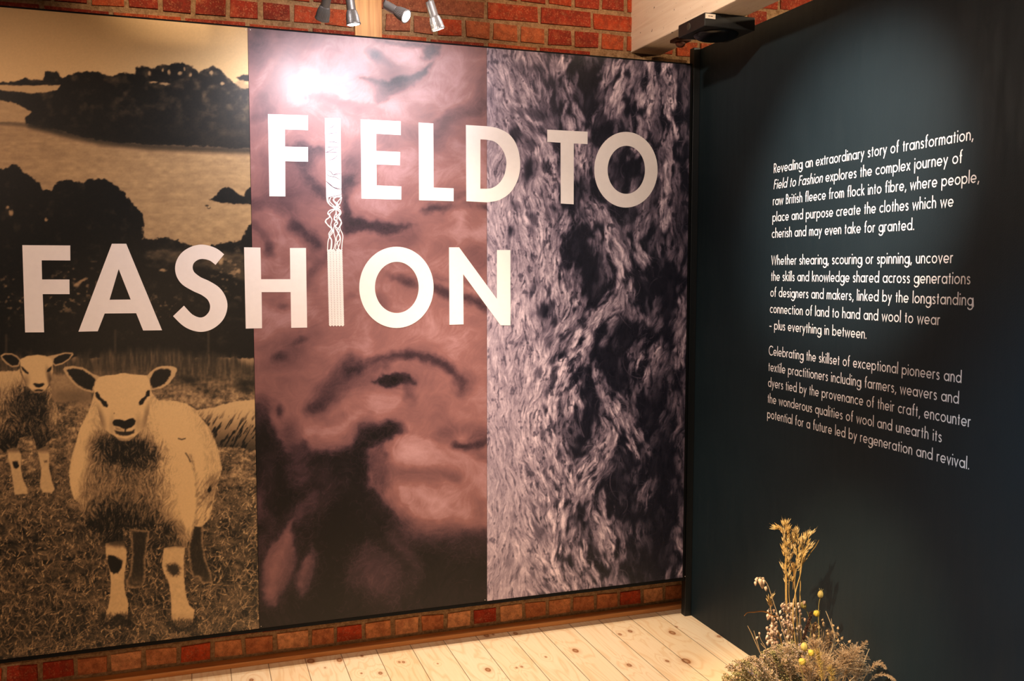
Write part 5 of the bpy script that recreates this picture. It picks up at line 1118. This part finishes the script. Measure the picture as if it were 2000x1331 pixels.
# dark foxtail, feathery plumes
TAN = [(.54, .34, .17), (.64, .42, .22), (.46, .28, .14), (.72, .52, .32)]
def plume(name, path, rad, n, cols, dy, hl, hw=.0006, core=.0016, seeds=0, droop=0.0):
    """spike: short hairs straight on the stem"""
    pts = pxs(path, dy, 6); m = MB(); m.tube(pts + [pts[-1].lerp(BASE, i / 4) for i in range(1, 4)], core * .5, core * 1.2, 5, vary(cols[0])); s = adopt(m.build(name + '_stem', ot, tint=True), dry); e = MB()
    for i in range(n):
        t = RN.random(); p, d = at(pts, t * .96); o = rdir(-d, .6); q = p + rdir((0, 0, 0.01), 1) * RN.random() ** .6 * rad
        hair(e, q, o, hl * RN.uniform(.5, 1.3), hw, vary(cols[RN.randrange(len(cols))], .18))
    e = e.build(name + '_head', fl, tint=True); e.parent = s
def feather(path, spread, n, dy, cols=None, t1=.62):
    """reed plume: arching branchlets set with fine down"""
    cols = cols or TAN; pts = pxs(path, dy, 6); m = MB(); m.tube(pts + [pts[-1].lerp(BASE, i / 4) for i in range(1, 4)], .0006, .0018, 5, vary(cols[0])); s = adopt(m.build('reed_stem', ot, tint=True), dry); e = MB()
    for k in range(n):
        t = t1 * RN.random() ** .8; p, d = at(pts, t); up = -d; L = spread * RN.uniform(.55, 1.15) * (.45 + .8 * min(1, t / .35))
        sd = (Vector(RH) * RN.gauss(0, 1) + Vector(FH) * RN.gauss(0, .7)).normalized(); c0 = vary(cols[RN.randrange(len(cols))], .14)
        v = (up * RN.uniform(.9, 1.5) + sd * RN.uniform(.25, .75)).normalized(); q = p.copy(); seg = 7; prev = q.copy(); br = [q.copy()]
        for j in range(seg):
            v = (v + Vector((0, 0, -.09)) + sd * .05).normalized(); q = q + v * L / seg; br.append(q.copy())
            for h in range(7):
                z = prev.lerp(q, RN.random()); hair(e, z, (v * RN.uniform(.2, 1.0) + rdir((0, 0, .01), 1)).normalized(), RN.uniform(.0028, .0068), .00032, vary(c0, .22))
            if RN.random() < .55: spindle(e, prev.lerp(q, RN.random()), rdir(v, .4), .0042, .0008, vary(cols[-1], .2), 4)
            prev = q.copy()
        e.tube(br, .00025, n=3, col=c0, cap=False)
    e = e.build('reed_head', fl, tint=True); e.parent = s
plume('foxtail', E2([(1530, 235), (1500, 330), (1455, 470), (1420, 580), (1390, 680), (1380, 760)]), .0075, 1100, [(.050, .022, .014), (.10, .045, .030), (.16, .08, .055)], -.03, .008, .0007, .003)
feather([(1690, 1254), (1684, 1264), (1672, 1276), (1660, 1296), (1650, 1318), (1644, 1340)], .020, 60, -.06, t1=.75)
feather([(1668, 1274), (1664, 1286), (1658, 1304), (1652, 1322), (1646, 1350)], .050, 150, -.10, t1=.8)
feather([(1648, 1280), (1646, 1294), (1642, 1316), (1636, 1350)], .044, 130, -.12, t1=.8)
feather([(1628, 1300), (1630, 1312), (1632, 1330), (1630, 1356)], .044, 120, -.15, t1=.8)
feather([(1680, 1300), (1676, 1312), (1668, 1330), (1658, 1356)], .036, 90, -.06, t1=.8)
feather([(1728, 1304), (1722, 1299), (1712, 1298), (1703, 1304), (1692, 1318), (1680, 1340)], .015, 80, -.02, t1=.8)
feather([(1749, 1331), (1738, 1322), (1722, 1319), (1706, 1324), (1690, 1342)], .011, 60, -.02, t1=.8)
feather([(1590, 1256), (1591, 1270), (1595, 1288), (1602, 1312), (1606, 1345)], .046, 130, -.14, t1=.8)
feather([(1606, 1288), (1608, 1300), (1610, 1318), (1612, 1350)], .046, 120, -.20, t1=.8)
feather([(1572, 1296), (1577, 1310), (1584, 1328), (1590, 1355)], .046, 130, -.21, t1=.8)
feather([(1536, 1268), (1540, 1288), (1543, 1310), (1546, 1345)], .036, 90, -.13, [(.60, .42, .24), (.68, .50, .31)], t1=.8)
feather([(1512, 1268), (1514, 1284), (1516, 1302), (1518, 1335)], .030, 60, -.11, [(.58, .42, .27), (.66, .50, .36)], t1=.8)
feather([(1622, 1238), (1618, 1254), (1612, 1275), (1606, 1305)], .036, 90, .0, [(.40, .25, .15), (.50, .33, .20)], t1=.8)
feather([(1588, 1222), (1590, 1238), (1592, 1256), (1596, 1290)], .030, 60, .02, [(.38, .24, .14), (.48, .31, .19)], t1=.8)
plume('wheat', [(1597, 1276), (1600, 1292), (1604, 1312), (1606, 1340)], .006, 260, [(.60, .40, .12)], -.27, .020, .0010, seeds=1)
plume('wheat', [(1622, 1308), (1624, 1318), (1625, 1340)], .006, 200, [(.58, .38, .11)], -.24, .018, .0010, seeds=1)

# flax: round capsules on branching twigs
FX = E3([(320, 505), (350, 575), (375, 640), (480, 575), (535, 615), (465, 660), (510, 735), (580, 750), (535, 785), (680, 795), (280, 705), (220, 720), (165, 740), (325, 795), (415, 730), (175, 625), (240, 570), (215, 545), (270, 600), (345, 550), (400, 690), (540, 690), (600, 840), (450, 800)])
for i, (x, y) in enumerate(FX):
    dy = RN.uniform(-.05, .03); p = PX(x, y, dy); r = RN.uniform(.0042, .0056); base = PX(1600 + (x - 1600) * .35, 1300, -.02)
    m = MB(); m.tube([p - Vector((0, 0, r)), p.lerp(base, .4) + Vector((0, 0, .012)), base, base.lerp(BASE, .6)], .0005, .0009, 5, (.40, .27, .14)); s = adopt(m.build('flax_stem', ot, tint=True), dry)
    e = MB(); c = vary((.56, .36, .18)); e.spin(p - Vector((0, 0, r)), rdir((0, 0, 1), .3), [(r * .3, 0), (r * .9, r * .5), (r, r), (r * .75, r * 1.6), (r * .2, r * 2.1), (.0003, r * 2.7)], 10, c); e = e.build('seed_capsule', ot, tint=True, smooth=True); e.parent = s

# heather and statice: the low mass of tiny florets
TOPL = [(1408, 1331), (1414, 1318), (1420, 1306), (1428, 1298), (1440, 1292), (1458, 1290), (1470, 1286), (1482, 1276), (1496, 1272), (1512, 1270), (1530, 1258), (1548, 1254), (1565, 1258), (1590, 1262), (1610, 1256), (1640, 1272), (1662, 1290), (1680, 1318)]
def topy(px): return float(np.interp(px, [q[0] for q in TOPL], [q[1] for q in TOPL]))
FLO = [(.58, .42, .32), (.64, .48, .38), (.50, .36, .27), (.70, .55, .44), (.46, .33, .18), (.54, .40, .22)]
GRN = [(.16, .17, .06), (.22, .21, .09), (.30, .26, .13)]
for j in range(74):
    px = 1408 + 175 * ((j + RN.random()) / 74); py = topy(px) + (RN.random() ** 2) * 42 + RN.uniform(-2, 4); dy = RN.uniform(-.17, .07)
    tip = PX(px, py, dy); root = BASE + Vector((RN.uniform(-.07, .07), RN.uniform(-.07, .07), 0)); mid = tip.lerp(root, .5) + (tip - root).cross(Vector((0, 0, 1))).normalized() * RN.uniform(-.02, .02) + Vector((0, 0, .015))
    pts = [Vector(q) for q in spline([tip, mid, root], 8)]; m = MB(); m.tube(pts, .0005, .0012, 5, vary(GRN[RN.randrange(3)])); e = MB()
    hue = FLO if RN.random() < .75 else [(.46, .40, .18), (.38, .34, .13), (.54, .46, .24)]
    if RN.random() < .05: hue = [(.42, .34, .52), (.50, .42, .58)]
    for k in range(230):
        t = RN.random() ** 1.4 * .62; p, d = at(pts, t); o = rdir((0, 0, .5), .8); L = RN.uniform(.006, .024) * (.45 + t * 1.3); q = p + o * L; q.x = min(q.x, XW - .004)
        if k % 3 == 0: m.tube([p, q], .00035, n=3, col=vary(GRN[RN.randrange(3)]), cap=False)
        c = vary(hue[RN.randrange(len(hue))], .2); r = RN.uniform(.0009, .0019)
        if RN.random() < .16: c = vary(GRN[RN.randrange(3)]); r *= .8
        e.spin(q, rdir(o, .5), [(r * .3, 0), (r, r * 1.0), (r * 1.25, r * 2.0), (r * .35, r * 1.8)], 5, c)
        if RN.random() < .05: e.spin(q, o, [(r, 0), (r * 2, r * 1.6), (r * 1.6, r * 3), (r * .3, r * 4)], 7, vary((.60, .40, .22)))
    s = adopt(m.build('heather_sprig', ot, tint=True), dry); e = e.build('floret_cluster', fl, tint=True); e.parent = s; e['kind'] = 'stuff'

# nothing of the arrangement pokes into the partition
for o in [o for o in bpy.data.objects if o.type == 'MESH' and o.name.split('.')[0] in ('oat_ear', 'reed_head', 'reed_stem', 'floret_cluster', 'heather_sprig', 'wheat_head', 'husk', 'foxtail_head', 'quaking_grass_stem', 'grass_blade', 'flax_stem', 'seed_capsule', 'seed_pod', 'seed_pod_stem', 'oat_stem')]:
    me = o.data; n = len(me.vertices); co = np.empty(n * 3, np.float32); me.vertices.foreach_get('co', co); co = co.reshape(-1, 3)
    co[:, 0] = np.minimum(co[:, 0], XW - .003); me.vertices.foreach_set('co', co.ravel()); me.update()
